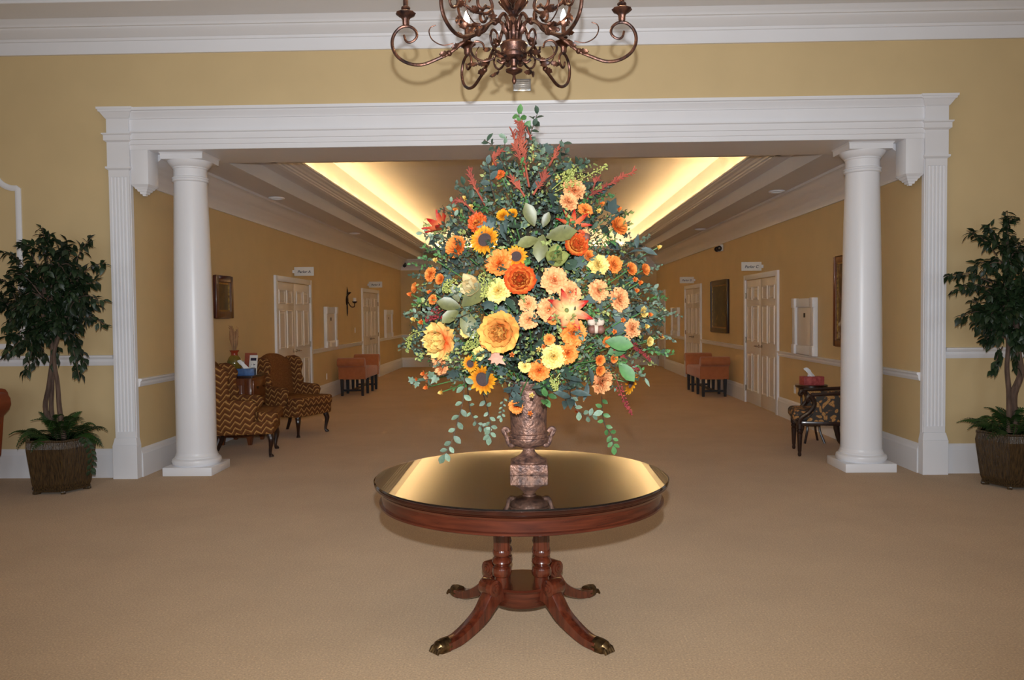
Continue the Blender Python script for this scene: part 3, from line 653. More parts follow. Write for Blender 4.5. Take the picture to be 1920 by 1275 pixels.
for q, dv in (((862, 26), (0.8, 0, -0.5)), ((842, 6), (0.2, 0, -1)), ((890, 38), (0.8, 0, 0.1))):
    for sg in (-1, 1):
        ulms.append(MB()); leaf_blade(ulms[-1], ((962 - q[0]) * 4.0 / FPX, 0, hz(q[1])), Vector(dv) + Vector((0, sg * .7, 0)), (0, -sg, .6), 0.05, 0.018, 0.4)
ulms = [q.mesh('acanthus_leaf', M['bronze']) for q in ulms]
uo = Vector(((962 - 853) * 4.0 / FPX - cx0, 0, hz(-32) - cz0))
sc_px = [(942, 112), (934, 128), (926, 148), (912, 163), (896, 168), (880, 160), (860, 140), (852, 122), (858, 108), (868, 108), (872, 120), (866, 130)]
sm = arm_mesh([((962 - x) * 4.35 / FPX, 1.577 + (582 - y) / FPX * 4.35) for x, y in sc_px], 0.008, 0.0075)
s2_px = [(936, 120), (925, 132), (908, 136), (892, 128), (886, 114), (894, 102), (906, 104), (910, 114)]
s2m = arm_mesh([((962 - x) * 4.2 / FPX, 1.577 + (582 - y) / FPX * 4.2) for x, y in s2_px], 0.005, 0.006)
slms = []
for q, dv in (((898, 140), (1, 0, -.3)), ((898, 140), (-1, 0, -.3)), ((880, 84), (-1, 0, .2)), ((872, 90), (1, 0, .1))):
    slms.append(MB()); leaf_blade(slms[-1], ((962 - q[0]) * 4.2 / FPX, 0, 1.577 + (582 - q[1]) / FPX * 4.2), dv, (0, 1, .3), 0.05, 0.015, 0.4)
slms = [q.mesh('acanthus_leaf', M['bronze']) for q in slms]
for k in range(6):
    mx = Matrix.Rotation(PI / 6 + k * PI / 3, 4, 'Z')
    arm = link('upper_arm', um, ch, mx)
    for me in ulms: link('acanthus_leaf', me, arm)
    for nm, me in (('candle_cup', cupm), ('candle_sleeve', candm), ('candle_bulb', bulbm)): link(nm, me, arm, Matrix.Translation(uo))
    b = link('scroll_bracket', s2m, ch, Matrix.Rotation(PI / 3 * k, 4, 'Z'))
    for me in slms: link('acanthus_leaf', me, b)

# ---- small metal plate on the wall behind the chandelier
pl = MB().box(-0.09, 0.09, YW - 0.012, YW, 3.70, 3.82)
p_ = thing('wall_plate', 'small grey metal grille plate on yellow wall above the opening', 'plate', (0.0, 0, 0))
MB().box(-0.085, 0.085, YW - 0.012, YW, 3.705, 3.82).obj('plate', M['chrome'], p_, bevel=0.003)
gm = MB().box(-0.07, 0.07, YW - 0.016, YW - 0.011, -0.004, 0.004).mesh('slat', M['chrome'])
for k in range(6): link('slat', gm, p_, Matrix.Translation((0, 0, 3.722 + k * 0.016)))

# ================================================================== SEATING
def slab(poly, d0, d1, axis, bev, seg=4):
    return MB().prism(poly, d0, d1, axis)
def cab_leg(x, y, h, sx, sy):
    pts = [(x, y, h + 0.03), (x, y, h - 0.02), (x + sx * 0.018, y + sy * 0.018, h * 0.72), (x + sx * 0.004, y + sy * 0.004, h * 0.40), (x - sx * 0.004, y - sy * 0.004, h * 0.16), (x + sx * 0.014, y + sy * 0.014, h * 0.05), (x + sx * 0.022, y + sy * 0.022, 0.0)]
    r = [0.034, 0.036, 0.032, 0.020, 0.016, 0.026, 0.026]
    p = catmull(pts, 4); n = len(p); rr_ = []
    for i in range(n):
        t = i / (n - 1) * (len(r) - 1); a = int(min(t, len(r) - 2)); rr_.append(r[a] + (r[a + 1] - r[a]) * (t - a))
    return MB().tube(p, rr_, 10)
def wing_chair(loc, rz, label):
    t = thing('wing_chair', label, 'chair', loc, rz, 'chevron wing chairs')          # front towards -Y
    W, D, H = 0.72, 0.70, 1.07
    MB().box(-0.355, 0.355, -0.36, 0.30, 0.26, 0.41).obj('seat_rail', M['chevron'], t, bevel=0.03, seg=3)
    MB().prism([(-0.265, 0.22), (-0.265, -0.17), (-0.35, -0.19), (-0.35, -0.37), (-0.30, -0.40), (0.30, -0.40), (0.35, -0.37), (0.35, -0.19), (0.265, -0.17), (0.265, 0.22)], 0.39, 0.51, 'Z').obj('seat_cushion', M['chevron'], t, bevel=0.045, seg=4)
    arch = [(-0.30, 0.36), (-0.32, 0.75), (-0.31, 0.93)] + [(-0.29 + 0.58 * k / 10, 0.955 + 0.115 * math.sin(PI * k / 10)) for k in range(11)] + [(0.31, 0.93), (0.32, 0.75), (0.30, 0.36)]
    b = MB().prism(arch, 0.20, 0.33, 'Y'); b.v = [(x, y + (z - 0.4) * 0.14, z) for x, y, z in b.v]
    b.obj('backrest', M['tweed'], t, bevel=0.035, seg=4)
    for s in (-1, 1):
        wp = [(0.30, 0.60), (0.12, 0.62), (0.09, 0.70), (0.14, 0.80), (0.10, 0.92), (0.16, 1.01), (0.24, 1.03), (0.38, 1.02), (0.42, 0.9)]
        a, b_ = sorted((s * 0.27, s * 0.35)); MB().prism(wp, a, b_, 'X').obj('wing', M['chevron'], t, bevel=0.03, seg=3)
        ap = [(0.30, 0.30), (-0.14, 0.30), (-0.16, 0.50), (-0.19, 0.58), (-0.15, 0.64), (0.0, 0.65), (0.14, 0.66), (0.32, 0.68)]
        a, b_ = sorted((s * 0.265, s * 0.365)); MB().prism(ap, a, b_, 'X').obj('arm', M['chevron'], t, bevel=0.035, seg=4)
        cab_leg(s * 0.28, -0.31, 0.27, s * 0.7, -0.7).obj('leg', M['espresso'], t)
        MB().tube([(s * 0.26, 0.26, 0.29), (s * 0.265, 0.30, 0.12), (s * 0.27, 0.35, 0.0)], [0.028, 0.024, 0.019], 8).obj('leg', M['espresso'], t)
    return t
wing_chair((-3.22, 9.04, 0), math.radians(102), 'brown and gold chevron wing chair standing between the white column and chest')
wing_chair((-3.12, 10.60, 0), math.radians(66), 'brown and gold chevron wing chair standing in front of double doors')

def bench(loc, label, flip=1):
    t = thing('upholstered_bench', label, 'bench', loc, 0, 'terracotta scroll-arm benches')   # length along Y, legs dark
    L2, D2 = 0.76, 0.255
    MB().box(-D2, D2, -L2 + 0.10, L2 - 0.10, 0.32, 0.52).obj('seat', M['orange_f'], t, bevel=0.04, seg=4)
    for s in (-1, 1):
        y = s * L2
        ap = [(y - s * 0.18, 0.32), (y - s * 0.05, 0.32), (y - s * 0.045, 0.45), (y - s * 0.03, 0.57)]
        for k in range(9):
            a = -PI * 0.42 + k * PI * 1.25 / 8; ap.append((y - s * 0.02 + s * 0.095 * math.cos(a), 0.655 + 0.09 * math.sin(a)))
        ap += [(y - s * 0.15, 0.60), (y - s * 0.17, 0.50)]
        arm = MB().prism(ap, -D2 - 0.01, D2 + 0.01, 'X').obj('scroll_arm', M['orange_f'], t, bevel=0.012, seg=3)
        bt = MB()
        for i in range(3):
            for j in range(2): bt.ball((-0.14 + 0.14 * i + 0.07 * j - 0.03, y - s * 0.163, 0.54 + 0.07 * j), 0.012, 8, 5)
        bt.obj('tuft_button', M['orange_f'], arm)
    lm_ = MB().frus((-0.022, 0.022, -0.022, 0.022), 0, (-0.03, 0.03, -0.03, 0.03), 0.33).mesh('leg', M['black'], smooth=False)
    for x in (-0.2, 0.2):
        for y in (-0.68, -0.2, 0.28, 0.68): link('leg', lm_, t, Matrix.Translation((x, y, 0)))
    MB().box(-0.2, 0.2, -0.69, -0.67, 0.09, 0.125).box(-0.2, 0.2, 0.67, 0.69, 0.09, 0.125).box(-0.012, 0.012, -0.68, 0.68, 0.09, 0.125).obj('stretcher', M['black'], t, smooth=False)
    return t
bench((-3.42, 16.15, 0), 'terracotta scroll-arm bench against wall below the candle sconce')
bench((3.44, 15.5, 0), 'terracotta scroll-arm bench against wall below the dark still life painting')

def armchair(loc, rz):
    t = thing('armchair', 'dark wood armchair with brown floral tapestry beside white column', 'chair', loc, rz)   # front -Y
    MB().box(-0.27, 0.27, -0.29, 0.24, 0.34, 0.385).obj('seat_rail', M['espresso'], t, bevel=0.008)
    MB().box(-0.25, 0.25, -0.33, 0.20, 0.38, 0.50).obj('seat_cushion', M['floral'], t, bevel=0.05, seg=4)
    b = MB().prism([(-0.24, 0.40), (-0.26, 0.95), (-0.2, 1.0), (0.2, 1.0), (0.26, 0.95), (0.24, 0.40)], 0.17, 0.25, 'Y'); b.v = [(x, y + (z - 0.4) * 0.24, z) for x, y, z in b.v]
    bk = b.obj('backrest', M['floral'], t, bevel=0.02, seg=3)
    fr = MB()
    for s in (-1, 1): fr.tube([(s * 0.27, 0.20, 0.36), (s * 0.275, 0.27, 0.66), (s * 0.28, 0.36, 0.98)], [0.022, 0.02, 0.018], 8)
    fr.tube([(-0.28, 0.36, 0.98), (0, 0.37, 1.03), (0.28, 0.36, 0.98)], 0.02, 8); fr.obj('back_frame', M['espresso'], t)
    for s in (-1, 1):
        a, b_ = sorted((s * 0.245, s * 0.275))
        MB().prism([(0.24, 0.38), (-0.20, 0.38), (-0.14, 0.45), (-0.09, 0.56), (-0.12, 0.66), (0.30, 0.67)], a, b_, 'X').obj('side_panel', M['floral'], t, bevel=0.01)
        MB().tube(catmull([(s * 0.275, -0.27, 0.36), (s * 0.275, -0.25, 0.42), (s * 0.275, -0.17, 0.48), (s * 0.275, -0.115, 0.56), (s * 0.275, -0.13, 0.63), (s * 0.275, -0.17, 0.655), (s * 0.275, -0.19, 0.625), (s * 0.275, -0.165, 0.61)], 4), 0.025, 8).obj('arm_scroll', M['espresso'], t)
        MB().tube([(s * 0.275, -0.15, 0.67), (s * 0.275, 0.10, 0.685), (s * 0.275, 0.30, 0.70)], 0.02, 8).obj('arm_rail', M['espresso'], t)
        MB().lathe([(0, 0), (0.014, 0), (0.020, 0.02), (0.016, 0.045), (0.02, 0.06), (0.026, 0.19), (0.030, 0.24), (0.022, 0.25), (0.032, 0.265), (0.032, 0.28), (0.024, 0.29), (0.034, 0.30), (0.036, 0.36), (0, 0.36)], 14, (s * 0.24, -0.26, 0)).obj('leg', M['espresso'], t)
        MB().tube(catmull([(s * 0.25, 0.20, 0.37), (s * 0.25, 0.20, 0.24), (s * 0.25, 0.24, 0.10), (s * 0.25, 0.32, 0.0)], 4), [0.034] * 5 + [0.03] * 4 + [0.026] * 4, 8).obj('leg', M['espresso'], t)
    return t
armchair((3.26, 8.87, 0), math.radians(-101))
st = thing('side_table', 'small round dark side table with curved legs behind the armchair', 'table', (3.41, 9.62, 0))
MB().lathe([(0, 0.655), (0.17, 0.655), (0.185, 0.665), (0.185, 0.685), (0.176, 0.692), (0, 0.692)], 40).obj('table_top', M['espresso'], st)
MB().lathe([(0, 0.60), (0.145, 0.60), (0.145, 0.657), (0, 0.657)], 36).obj('apron', M['espresso'], st)
for k in range(4):
    a = PI / 4 + k * PI / 2; c, s_ = math.cos(a), math.sin(a)
    MB().tube(catmull([(c * 0.13, s_ * 0.13, 0.64), (c * 0.12, s_ * 0.12, 0.40), (c * 0.10, s_ * 0.10, 0.18), (c * 0.165, s_ * 0.165, 0.0)], 5), 0.014, 8).obj('leg', M['espresso'], st)
MB().lathe([(0, 0.20), (0.105, 0.20), (0.105, 0.215), (0, 0.215)], 30).obj('lower_shelf', M['espresso'], st)
def tissue_box(loc, rz, dims, m, label):
    t = thing('tissue_box', label, 'tissue box', loc, rz, 'tissue boxes'); a, b, h = dims
    MB().box(-a / 2, a / 2, -b / 2, b / 2, 0, h).obj('carton', m, t, bevel=0.004)
    g = MB(); n = 12; vs = []
    for j in range(6):
        for i in range(n):
            q = 2 * PI * i / n; r = (0.05, 0.035, 0.028, 0.03, 0.035, 0.03)[j] * (1 + 0.25 * math.sin(3 * q + j)); vs.append((r * 0.9 * math.cos(q) - 0.014 * j, r * 0.5 * math.sin(q), h - 0.004 + 0.021 * j + 0.006 * math.sin(2 * q + j)))
    g.add(vs, [(j * n + i, j * n + (i + 1) % n, (j + 1) * n + (i + 1) % n, (j + 1) * n + i) for j in range(5) for i in range(n)] + [tuple(5 * n + i for i in range(n))])
    g.obj('tissue', M['tissue'], t)
tissue_box((3.40, 9.58, 0.692), 0.1, (0.25, 0.13, 0.10), M['pinkbox'], 'rose red tissue box with a white tissue on small round table')

# chest between the wing chairs and what stands on it
cs = thing('chest', 'brown wooden chest of drawers between the two wing chairs', 'chest', (-3.55, 9.88, 0))
MB().box(-0.21, 0.21, -0.26, 0.26, 0.10, 0.82).obj('carcass', M['oak'], cs, bevel=0.006)
MB().box(-0.235, 0.235, -0.285, 0.285, 0.82, 0.85).obj('top_board', M['espresso'], cs, bevel=0.008)
for z0, z1 in ((0.14, 0.34), (0.37, 0.57), (0.60, 0.79)):
    dr = MB().box(0.205, 0.226, -0.22, 0.22, z0, z1).obj('drawer', M['oak'], cs, bevel=0.006)
    for y in (-0.11, 0.11): MB().tube([(0.22, y, (z0 + z1) / 2), (0.25, y, (z0 + z1) / 2)], [0.008, 0.016], 10).obj('knob', M['brass'], dr)
MB().box(-0.15, 0.10, -0.272, -0.255, 0.18, 0.74).obj('side_panel', M['oak'], cs, bevel=0.008)
MB().box(0.13, 0.205, -0.275, -0.255, 0.12, 0.81).obj('corner_pilaster', M['oak'], cs, bevel=0.006)
for x in (-0.17, 0.17):
    for y in (-0.22, 0.22): MB().frus((x - 0.02, x + 0.02, y - 0.02, y + 0.02), 0, (x - 0.035, x + 0.035, y - 0.035, y + 0.035), 0.11).obj('leg', M['oak'], cs, smooth=False)
vs_ = thing('vase', 'mottled green and amber glazed vase with red neck', 'vase', (-3.66, 9.95, 0.85))
MB().lathe([(0, 0), (0.05, 0), (0.055, 0.01), (0.075, 0.06), (0.092, 0.12), (0.09, 0.16), (0.07, 0.205), (0.046, 0.235), (0.0, 0.235)], 32).obj('body', M['vase'], vs_)
MB().lathe([(0, 0.232), (0.046, 0.232), (0.04, 0.25), (0.042, 0.27), (0.058, 0.292), (0.06, 0.298), (0.05, 0.298), (0.03, 0.27), (0, 0.26)], 32).obj('neck', M['vaseneck'], vs_)
pg = thing('dried_grass', 'tan dried pampas plumes standing in the glazed vase', 'dried grass', (-3.66, 9.95, 1.10))
for k in range(9):
    a = 2 * PI * k / 9 + 0.3; ln = R.uniform(0.22, 0.36); lean = R.uniform(0.02, 0.09); m = MB()
    b = Vector((0.012 * math.cos(a), 0.012 * math.sin(a), 0)); e = Vector((lean * math.cos(a), lean * math.sin(a), ln))
    pts = [b.lerp(e, q / 6) for q in range(7)]; m.tube(pts, [0.003, 0.003, 0.007, 0.016, 0.018, 0.013, 0.003], 7)
    for q in range(26):
        p = b.lerp(e, R.uniform(0.3, 1)); o = Vector((R.uniform(-1, 1), R.uniform(-1, 1), 0.8)).normalized() * R.uniform(0.02, 0.04); m.tube([p, p + o], [0.004, 0.001], 4)
    m.obj('plume', M['pampas'], pg)
tissue_box((-3.43, 9.70, 0.85), 0.12, (0.22, 0.12, 0.085), M['bluebox'], 'blue printed tissue box on the wooden chest')
def leaning_card(name, loc, rz, w_, h, d, m, label, cat, tilt=-0.22, text=None):
    t = thing(name, label, cat, loc, rz)
    b = MB().box(-w_ / 2, w_ / 2, 0, d, 0, h).xf(Matrix.Rotation(tilt, 4, 'X')).obj('card', m, t, bevel=0.001)
    MB().add([(-w_ / 2, d, 0), (w_ / 2, d, 0), (0, 0.07, 0), (0, d + 0.012, h * 0.7)], [(0, 2, 3), (1, 3, 2)]).obj('strut', m, t, smooth=False)
    if text:
        for z0, z1, ww in text: MB().box(-w_ / 2 * ww, w_ / 2 * ww, -0.0008, 0.0, h * z0, h * z1).xf(Matrix.Rotation(tilt, 4, 'X')).obj('print', M['ink'], t, smooth=False)
    return t
leaning_card('booklet', (-3.45, 9.90, 0.85), 0.05, 0.15, 0.27, 0.012, M['redbook'], 'rust red booklet standing upright behind the blue tissue box', 'booklet')
leaning_card('notice_card', (-3.385, 9.80, 0.85), -0.08, 0.105, 0.245, 0.004, M['card'], 'white printed notice card standing behind the blue tissue box', 'card', text=((0.72, 0.86, 0.7), (0.5, 0.54, 0.5), (0.2, 0.36, 0.55)))
for i, (dx, lab) in enumerate(((-0.19, 'folded white leaflet leaning beside the glazed vase'), (-0.145, 'folded white leaflet leaning beside the blue tissue box'))):
    leaning_card('leaflet', (-3.43 + dx + 0.005, 9.63, 0.85), 0.15, 0.04, 0.125, 0.003, M['card'], lab, 'leaflet')
cu = thing('candle_jar', 'small white lidded jar on chest beside the wing chair', 'jar', (-3.74, 9.68, 0.85))
MB().lathe([(0, 0), (0.026, 0), (0.028, 0.01), (0.028, 0.07), (0, 0.07)], 20).obj('jar', M['card'], cu)
MB().lathe([(0, 0.07), (0.03, 0.07), (0.03, 0.085), (0.008, 0.09), (0.008, 0.10), (0, 0.10)], 20).obj('lid', M['card'], cu)

# orange club chair at the left end of the foyer wall
oc = thing('club_chair', 'orange leather club chair beside the potted ficus tree', 'chair', (-5.23, 6.98, 0), 0)
MB().box(-0.36, 0.36, -0.36, 0.30, 0.16, 0.34).obj('seat_base', M['leather'], oc, bevel=0.03, seg=3)
MB().box(-0.25, 0.25, -0.38, 0.2, 0.33, 0.48).obj('seat_cushion', M['leather'], oc, bevel=0.05, seg=4)
bp_ = [(0.16, 0.30), (0.30, 0.30), (0.36, 0.70), (0.42, 0.78)] + [(0.35 + 0.085 * math.cos(a), 0.84 + 0.085 * math.sin(a)) for a in [(-0.4 + 0.5 * k) for k in range(7)]] + [(0.22, 0.72)]
MB().prism(bp_, -0.37, 0.37, 'X').obj('backrest', M['leather'], oc, bevel=0.015, seg=3)
for s in (-1, 1):
    ap = [(s * 0.26, 0.2), (s * 0.34, 0.2), (s * 0.36, 0.5), (s * 0.38, 0.66)] + [(s * (0.385 + 0.085 * math.cos(a)), 0.80 + 0.10 * math.sin(a)) for a in [(-0.7 + 0.55 * k) for k in range(8)]] + [(s * 0.27, 0.66)]
    MB().prism(ap, -0.34, 0.32, 'Y').obj('scroll_arm', M['leather'], oc, bevel=0.02, seg=3)
    for y in (-0.3, 0.26): MB().frus((s * 0.3 - 0.018, s * 0.3 + 0.018, y - 0.018, y + 0.018), 0, (s * 0.3 - 0.03, s * 0.3 + 0.03, y - 0.03, y + 0.03), 0.17).obj('leg', M['espresso'], oc, smooth=False)

# ================================================================== ON THE WALLS
def picture(s, y0, y1, z0, z1, fm, pm, label, liner=True, fw=0.06):
    X = s * (XW - 0.001); t = thing('framed_picture', label, 'picture', (X, (y0 + y1) / 2, z0)); hw = (y1 - y0) / 2; H = z1 - z0; d = -s
    def bar(m, a, b, c, e, p): xa, xb = sorted((0, d * p)); m.box(xa, xb, a, b, c, e)
    f = MB(); bar(f, -hw, -hw + fw, 0, H, 0.045); bar(f, hw - fw, hw, 0, H, 0.045); bar(f, -hw + fw, hw - fw, 0, fw, 0.045); bar(f, -hw + fw, hw - fw, H - fw, H, 0.045)
    f.obj('frame', fm, t, bevel=0.008, seg=3)
    if liner:
        g = MB(); q = fw + 0.02
        bar(g, -hw + fw, -hw + q, fw, H - fw, 0.03); bar(g, hw - q, hw - fw, fw, H - fw, 0.03); bar(g, -hw + q, hw - q, fw, q, 0.03); bar(g, -hw + q, hw - q, H - q, H - fw, 0.03); g.obj('gilt_liner', M['gold'], t, smooth=False)
    c = MB(); bar(c, -hw + fw, hw - fw, fw, H - fw, 0.012); c.obj('canvas', pm, t, smooth=False)
picture(-1, 9.66, 10.22, 1.55, 2.08, wood('cherry_frame', srgb(88, 36, 22), srgb(54, 22, 16), 0.3, 0.4), M['paint_a'], 'small dark painting in cherry frame above the chest', fw=0.085)
picture(1, 15.13, 16.55, 1.16, 2.18, M['espresso'], M['paint_b'], 'large dark still life painting in a dark frame', fw=0.09)
picture(1, 9.05, 9.87, 1.14, 2.22, wood('orange_frame', srgb(136, 72, 36), srgb(92, 44, 22), 0.35, 0.3), M['paint_c'], 'tall painting in reddish wood frame behind the white column', fw=0.07)
def board(s, y0, y1, z0, z1, label):
    X = s * (XW - 0.001); t = thing('wall_cabinet', label, 'wall cabinet', (X, (y0 + y1) / 2, z0), 0, 'white wall cabinets'); hw = (y1 - y0) / 2; H = z1 - z0; d = -s; k = 0.12
    def bx(a, b, c, e, p0, p1): xa, xb = sorted((d * p0, d * p1)); return MB().box(xa, xb, a, b, c, e)
    bx(-hw + 0.06, hw - 0.06, 0.06, H - 0.06, 0, 0.02).obj('back_panel', M['door'], t, smooth=False)
    for y in (-hw, hw - k): bx(y, y + k, 0, H, 0, 0.06).obj('side_casing', M['white'], t, bevel=0.008)
    bx(-hw + k, hw - k, H - k, H, 0, 0.045).obj('head_casing', M['white'], t, bevel=0.006); bx(-hw + k, hw - k, 0, k, 0, 0.045).obj('sill_casing', M['white'], t, bevel=0.006)
    for y in (-hw, hw - k):
        for z in (0, H - k): bx(y - 0.006, y + k + 0.006, z - 0.006, z + k + 0.006, 0, 0.075).obj('corner_block', M['white'], t, bevel=0.01)
    bx(-hw + k + 0.01, hw - k - 0.01, k + 0.008, H - k - 0.008, 0.015, 0.03).obj('door_panel', M['door'], t, bevel=0.004)
    bx(-0.03, 0.03, H * 0.66, H * 0.74, 0.029, 0.034).obj('lock_plate', M['iron'], t, smooth=False)
board(-1, 14.85, 15.7, 0.965, 1.73, 'white wall cabinet with corner blocks beside the candle sconce')
board(-1, 21.0, 22.05, 0.965, 1.70, 'white wall cabinet with corner blocks near the end wall crown camera')
board(1, 10.5, 11.35, 0.98, 1.74, 'white wall cabinet with corner blocks above the small round side table')
board(1, 20.1, 21.1, 0.965, 1.68, 'white wall cabinet with corner blocks near the single far door')
def sconce(mx, sc, label):
    t = thing('candle_sconce', label, 'sconce', (0, 0, 0)); t.matrix_world = mx @ Matrix.Scale(sc, 4)     # local: wall plane y=0, out = -Y
    MB().tube(catmull([(0, -0.012, 0.0), (0, -0.014, 0.12), (0, -0.012, 0.30), (0, -0.02, 0.50), (0, -0.012, 0.62)], 4), [0.004, 0.006, 0.01, 0.012, 0.012, 0.014, 0.014, 0.012, 0.012, 0.014, 0.016, 0.018, 0.016, 0.014, 0.01, 0.006, 0.003], 8).obj('back_spine', M['iron'], t)
    MB().lathe([(0, 0.0), (0.075, 0.0), (0.08, 0.01), (0.05, 0.03), (0, 0.035)], 24).xf(Matrix.Translation((0, 0, 0.33)) @ Matrix.Rotation(PI / 2, 4, 'X') @ Matrix.Scale(1.35, 4, Vector((0, 1, 0)))).obj('back_plate', M['iron'], t)
    MB().tube(catmull([(0, -0.03, 0.30), (0, -0.09, 0.20), (0, -0.16, 0.20), (0, -0.17, 0.28)], 5), 0.009, 8).obj('arm', M['iron'], t)
    MB().lathe([(0, 0.27), (0.02, 0.27), (0.05, 0.295), (0.056, 0.31), (0.03, 0.31), (0, 0.305)], 20, (0, -0.17, 0)).obj('drip_pan', M['iron'], t)
    MB().lathe([(0, 0.305), (0.034, 0.305), (0.034, 0.385), (0, 0.385)], 20, (0, -0.17, 0)).obj('candle', M['card'], t)
    for a in (-0.9, 0.9): leaf_blade(MB(), (0, -0.02, 0.44), (math.sin(a), -0.2, math.cos(a)), (0, -1, 0), 0.12, 0.03, 0.3).obj('acanthus_leaf', M['iron'], t)
sconce(Matrix.Translation((-XW, 16.75, 1.55)) @ Matrix.Rotation(PI / 2, 4, 'Z'), 1.0, 'dark iron wall sconce holding one white candle between the left doors')
sconce(Matrix.Translation((-3.08, YE, 1.22)), 1.55, 'dark iron wall sconce on the far end wall')
def room_sign(s, y, txt, label):
    t = thing('room_sign', label, 'sign', (s * XW, y, 2.22), 0); d = -s
    a, b = sorted((d * 0.03, d * 0.35)); MB().box(a, b, -0.009, 0.009, 0, 0.142).obj('board', M['card'], t, bevel=0.002)
    a, b = sorted((0, d * 0.032)); MB().box(a, b, -0.006, 0.006, 0.045, 0.095).obj('bracket', M['white'], t, smooth=False)
    cu_ = bpy.data.curves.new('lettering', 'FONT'); cu_.body = txt; cu_.size = 0.062; cu_.shear = 0.25; cu_.align_x = 'CENTER'; cu_.extrude = 0.0008; cu_.offset = 0.0008
    o = bpy.data.objects.new('tmp', cu_); C.objects.link(o); dg = bpy.context.evaluated_depsgraph_get(); me = bpy.data.meshes.new_from_object(o.evaluated_get(dg)); bpy.data.objects.remove(o)
    me.materials.clear(); me.materials.append(M['ink']); me.name = 'lettering'
    link('lettering', me, t, Matrix.Translation((d * 0.19, -0.0095, 0.045)) @ Matrix.Rotation(PI / 2, 4, 'X'))
room_sign(-1, 12.95, 'Parlor A', 'white sign lettered Parlor A projecting over double doors')
room_sign(-1, 18.95, 'Parlor B', 'white sign lettered Parlor B projecting over double doors')
room_sign(1, 12.95, 'Parlor C', 'white sign lettered Parlor C projecting over double doors')
room_sign(1, 18.25, 'Parlor D', 'white sign lettered Parlor D projecting over double doors')
def plate(s, y, z, label, cat, kind):
    t = thing('wall_switch' if kind == 's' else 'power_outlet', label, cat, (s * XW, y, z)); d = -s
    a, b = sorted((0, d * 0.008)); MB().box(a, b, -0.038, 0.038, -0.058, 0.058).obj('cover_plate', M['white'], t, bevel=0.003)
    if kind == 's': a, b = sorted((d * 0.007, d * 0.016)); MB().box(a, b, -0.012, 0.012, -0.022, 0.022).obj('toggle', M['white'], t, bevel=0.002)
    else:
        for z_ in (-0.022, 0.022): a, b = sorted((d * 0.007, d * 0.011)); MB().box(a, b, -0.017, 0.017, z_ - 0.014, z_ + 0.014).obj('socket', M['white'], t, bevel=0.003)
plate(-1, 17.5, 1.24, 'white light switch on wall beside the far left double doors', 'switch', 's')
plate(-1, 15.0, 0.42, 'white power outlet low on wall beside the bench under the sconce', 'outlet', 'o')
plate(1, 11.40, 0.46, 'white power outlet low on wall near the small round table', 'outlet', 'o')
em = thing('emergency_light', 'white twin-head emergency light high on the right wall', 'emergency light', (XW, 15.75, 2.74))
MB().box(-0.07, 0, -0.15, 0.15, 0, 0.13).obj('housing', M['card'], em, bevel=0.012)
for y in (-0.09, 0.09):
    h = MB().lathe([(0, 0), (0.03, 0), (0.052, 0.05), (0.052, 0.06), (0, 0.055)], 18).xf(Matrix.Translation((-0.085, y - 0.02, 0.06)) @ Matrix.Rotation(PI / 2 + 0.2, 4, 'X')).obj('lamp_head', M['iron'], em)
    MB().ball((-0.085, y - 0.085, 0.055), 0.022, 10, 6).obj('lens', M['chrome'], h)
sc_ = thing('security_camera', 'small dark security camera on crown of the end wall', 'camera', (-3.62, YE - 0.26, 2.98))
MB().tube([(0, 0.2, 0.12), (0, 0.02, 0.10), (0, 0, 0.06)], 0.018, 8).obj('bracket', M['iron'], sc_)
MB().tube([(0, 0.06, 0.05), (0, -0.10, 0.02)], [0.045, 0.05], 14).obj('body', M['black'], sc_)
def can(x, y, label):
    t = thing('recessed_light', label, 'ceiling light', (x, y, ZC), 0, 'recessed lights in the border ceiling')
    MB().lathe([(0.075, 0.0), (0.105, 0.0), (0.11, -0.008), (0.1, -0.02), (0.08, -0.014), (0.075, 0.0)], 32).obj('trim_ring', M['white'], t)
    MB().lathe([(0, -0.002), (0.077, -0.002), (0.077, -0.001), (0, -0.001)], 28).obj('diffuser', M['card'], t)
can(-3.42, 11.0, 'round recessed ceiling light between the chest and the Parlor A sign'); can(-3.42, 15.9, 'round recessed ceiling light above the left bench')
can(3.42, 11.0, 'round recessed ceiling light above the right wall cabinet by the side table'); can(3.42, 15.9, 'round recessed ceiling light beside the emergency light')

# ================================================================== PLANTS
def leaf_geo(ws, fold=0.25, droop=0.2):
    """leaf along +Y, unit length; ws: half widths at even steps"""
    n = len(ws); vs = []; fs = []
    for i, w_ in enumerate(ws):
        t = i / (n - 1); z = -droop * t * t
        vs += [(-w_, t, z + fold * w_), (0, t, z), (w_, t, z + fold * w_)]
    for i in range(n - 1):
        for j in range(2): fs.append((i * 3 + j, i * 3 + j + 1, (i + 1) * 3 + j + 1, (i + 1) * 3 + j))
    return vs, fs
LG = {'oval': leaf_geo([0.02, 0.21, 0.29, 0.24, 0.0]), 'ficus': leaf_geo([0.02, 0.2, 0.27, 0.15, 0.0], 0.3, 0.3), 'lance': leaf_geo([0.02, 0.13, 0.17, 0.1, 0.0], 0.35, 0.25),
      'magn': leaf_geo([0.03, 0.19, 0.27, 0.24, 0.0], 0.22, 0.12), 'tiny': ([(-0.3, 0.5, 0.05), (0, 0, 0), (0.3, 0.5, 0.05), (0, 1, -0.1)], [(0, 1, 2), (0, 2, 3)])}
iv = [(0, 0), (0.22, -0.06), (0.42, 0.12), (0.30, 0.30), (0.42, 0.55), (0.2, 0.58), (0, 1.0), (-0.2, 0.58), (-0.42, 0.55), (-0.30, 0.30), (-0.42, 0.12), (-0.22, -0.06)]
LG['ivy'] = ([(x, y, 0.22 * abs(x) - 0.15 * y * y) for x, y in iv] + [(0, 0.35, -0.02)], [(i, (i + 1) % 12, 12) for i in range(12)])
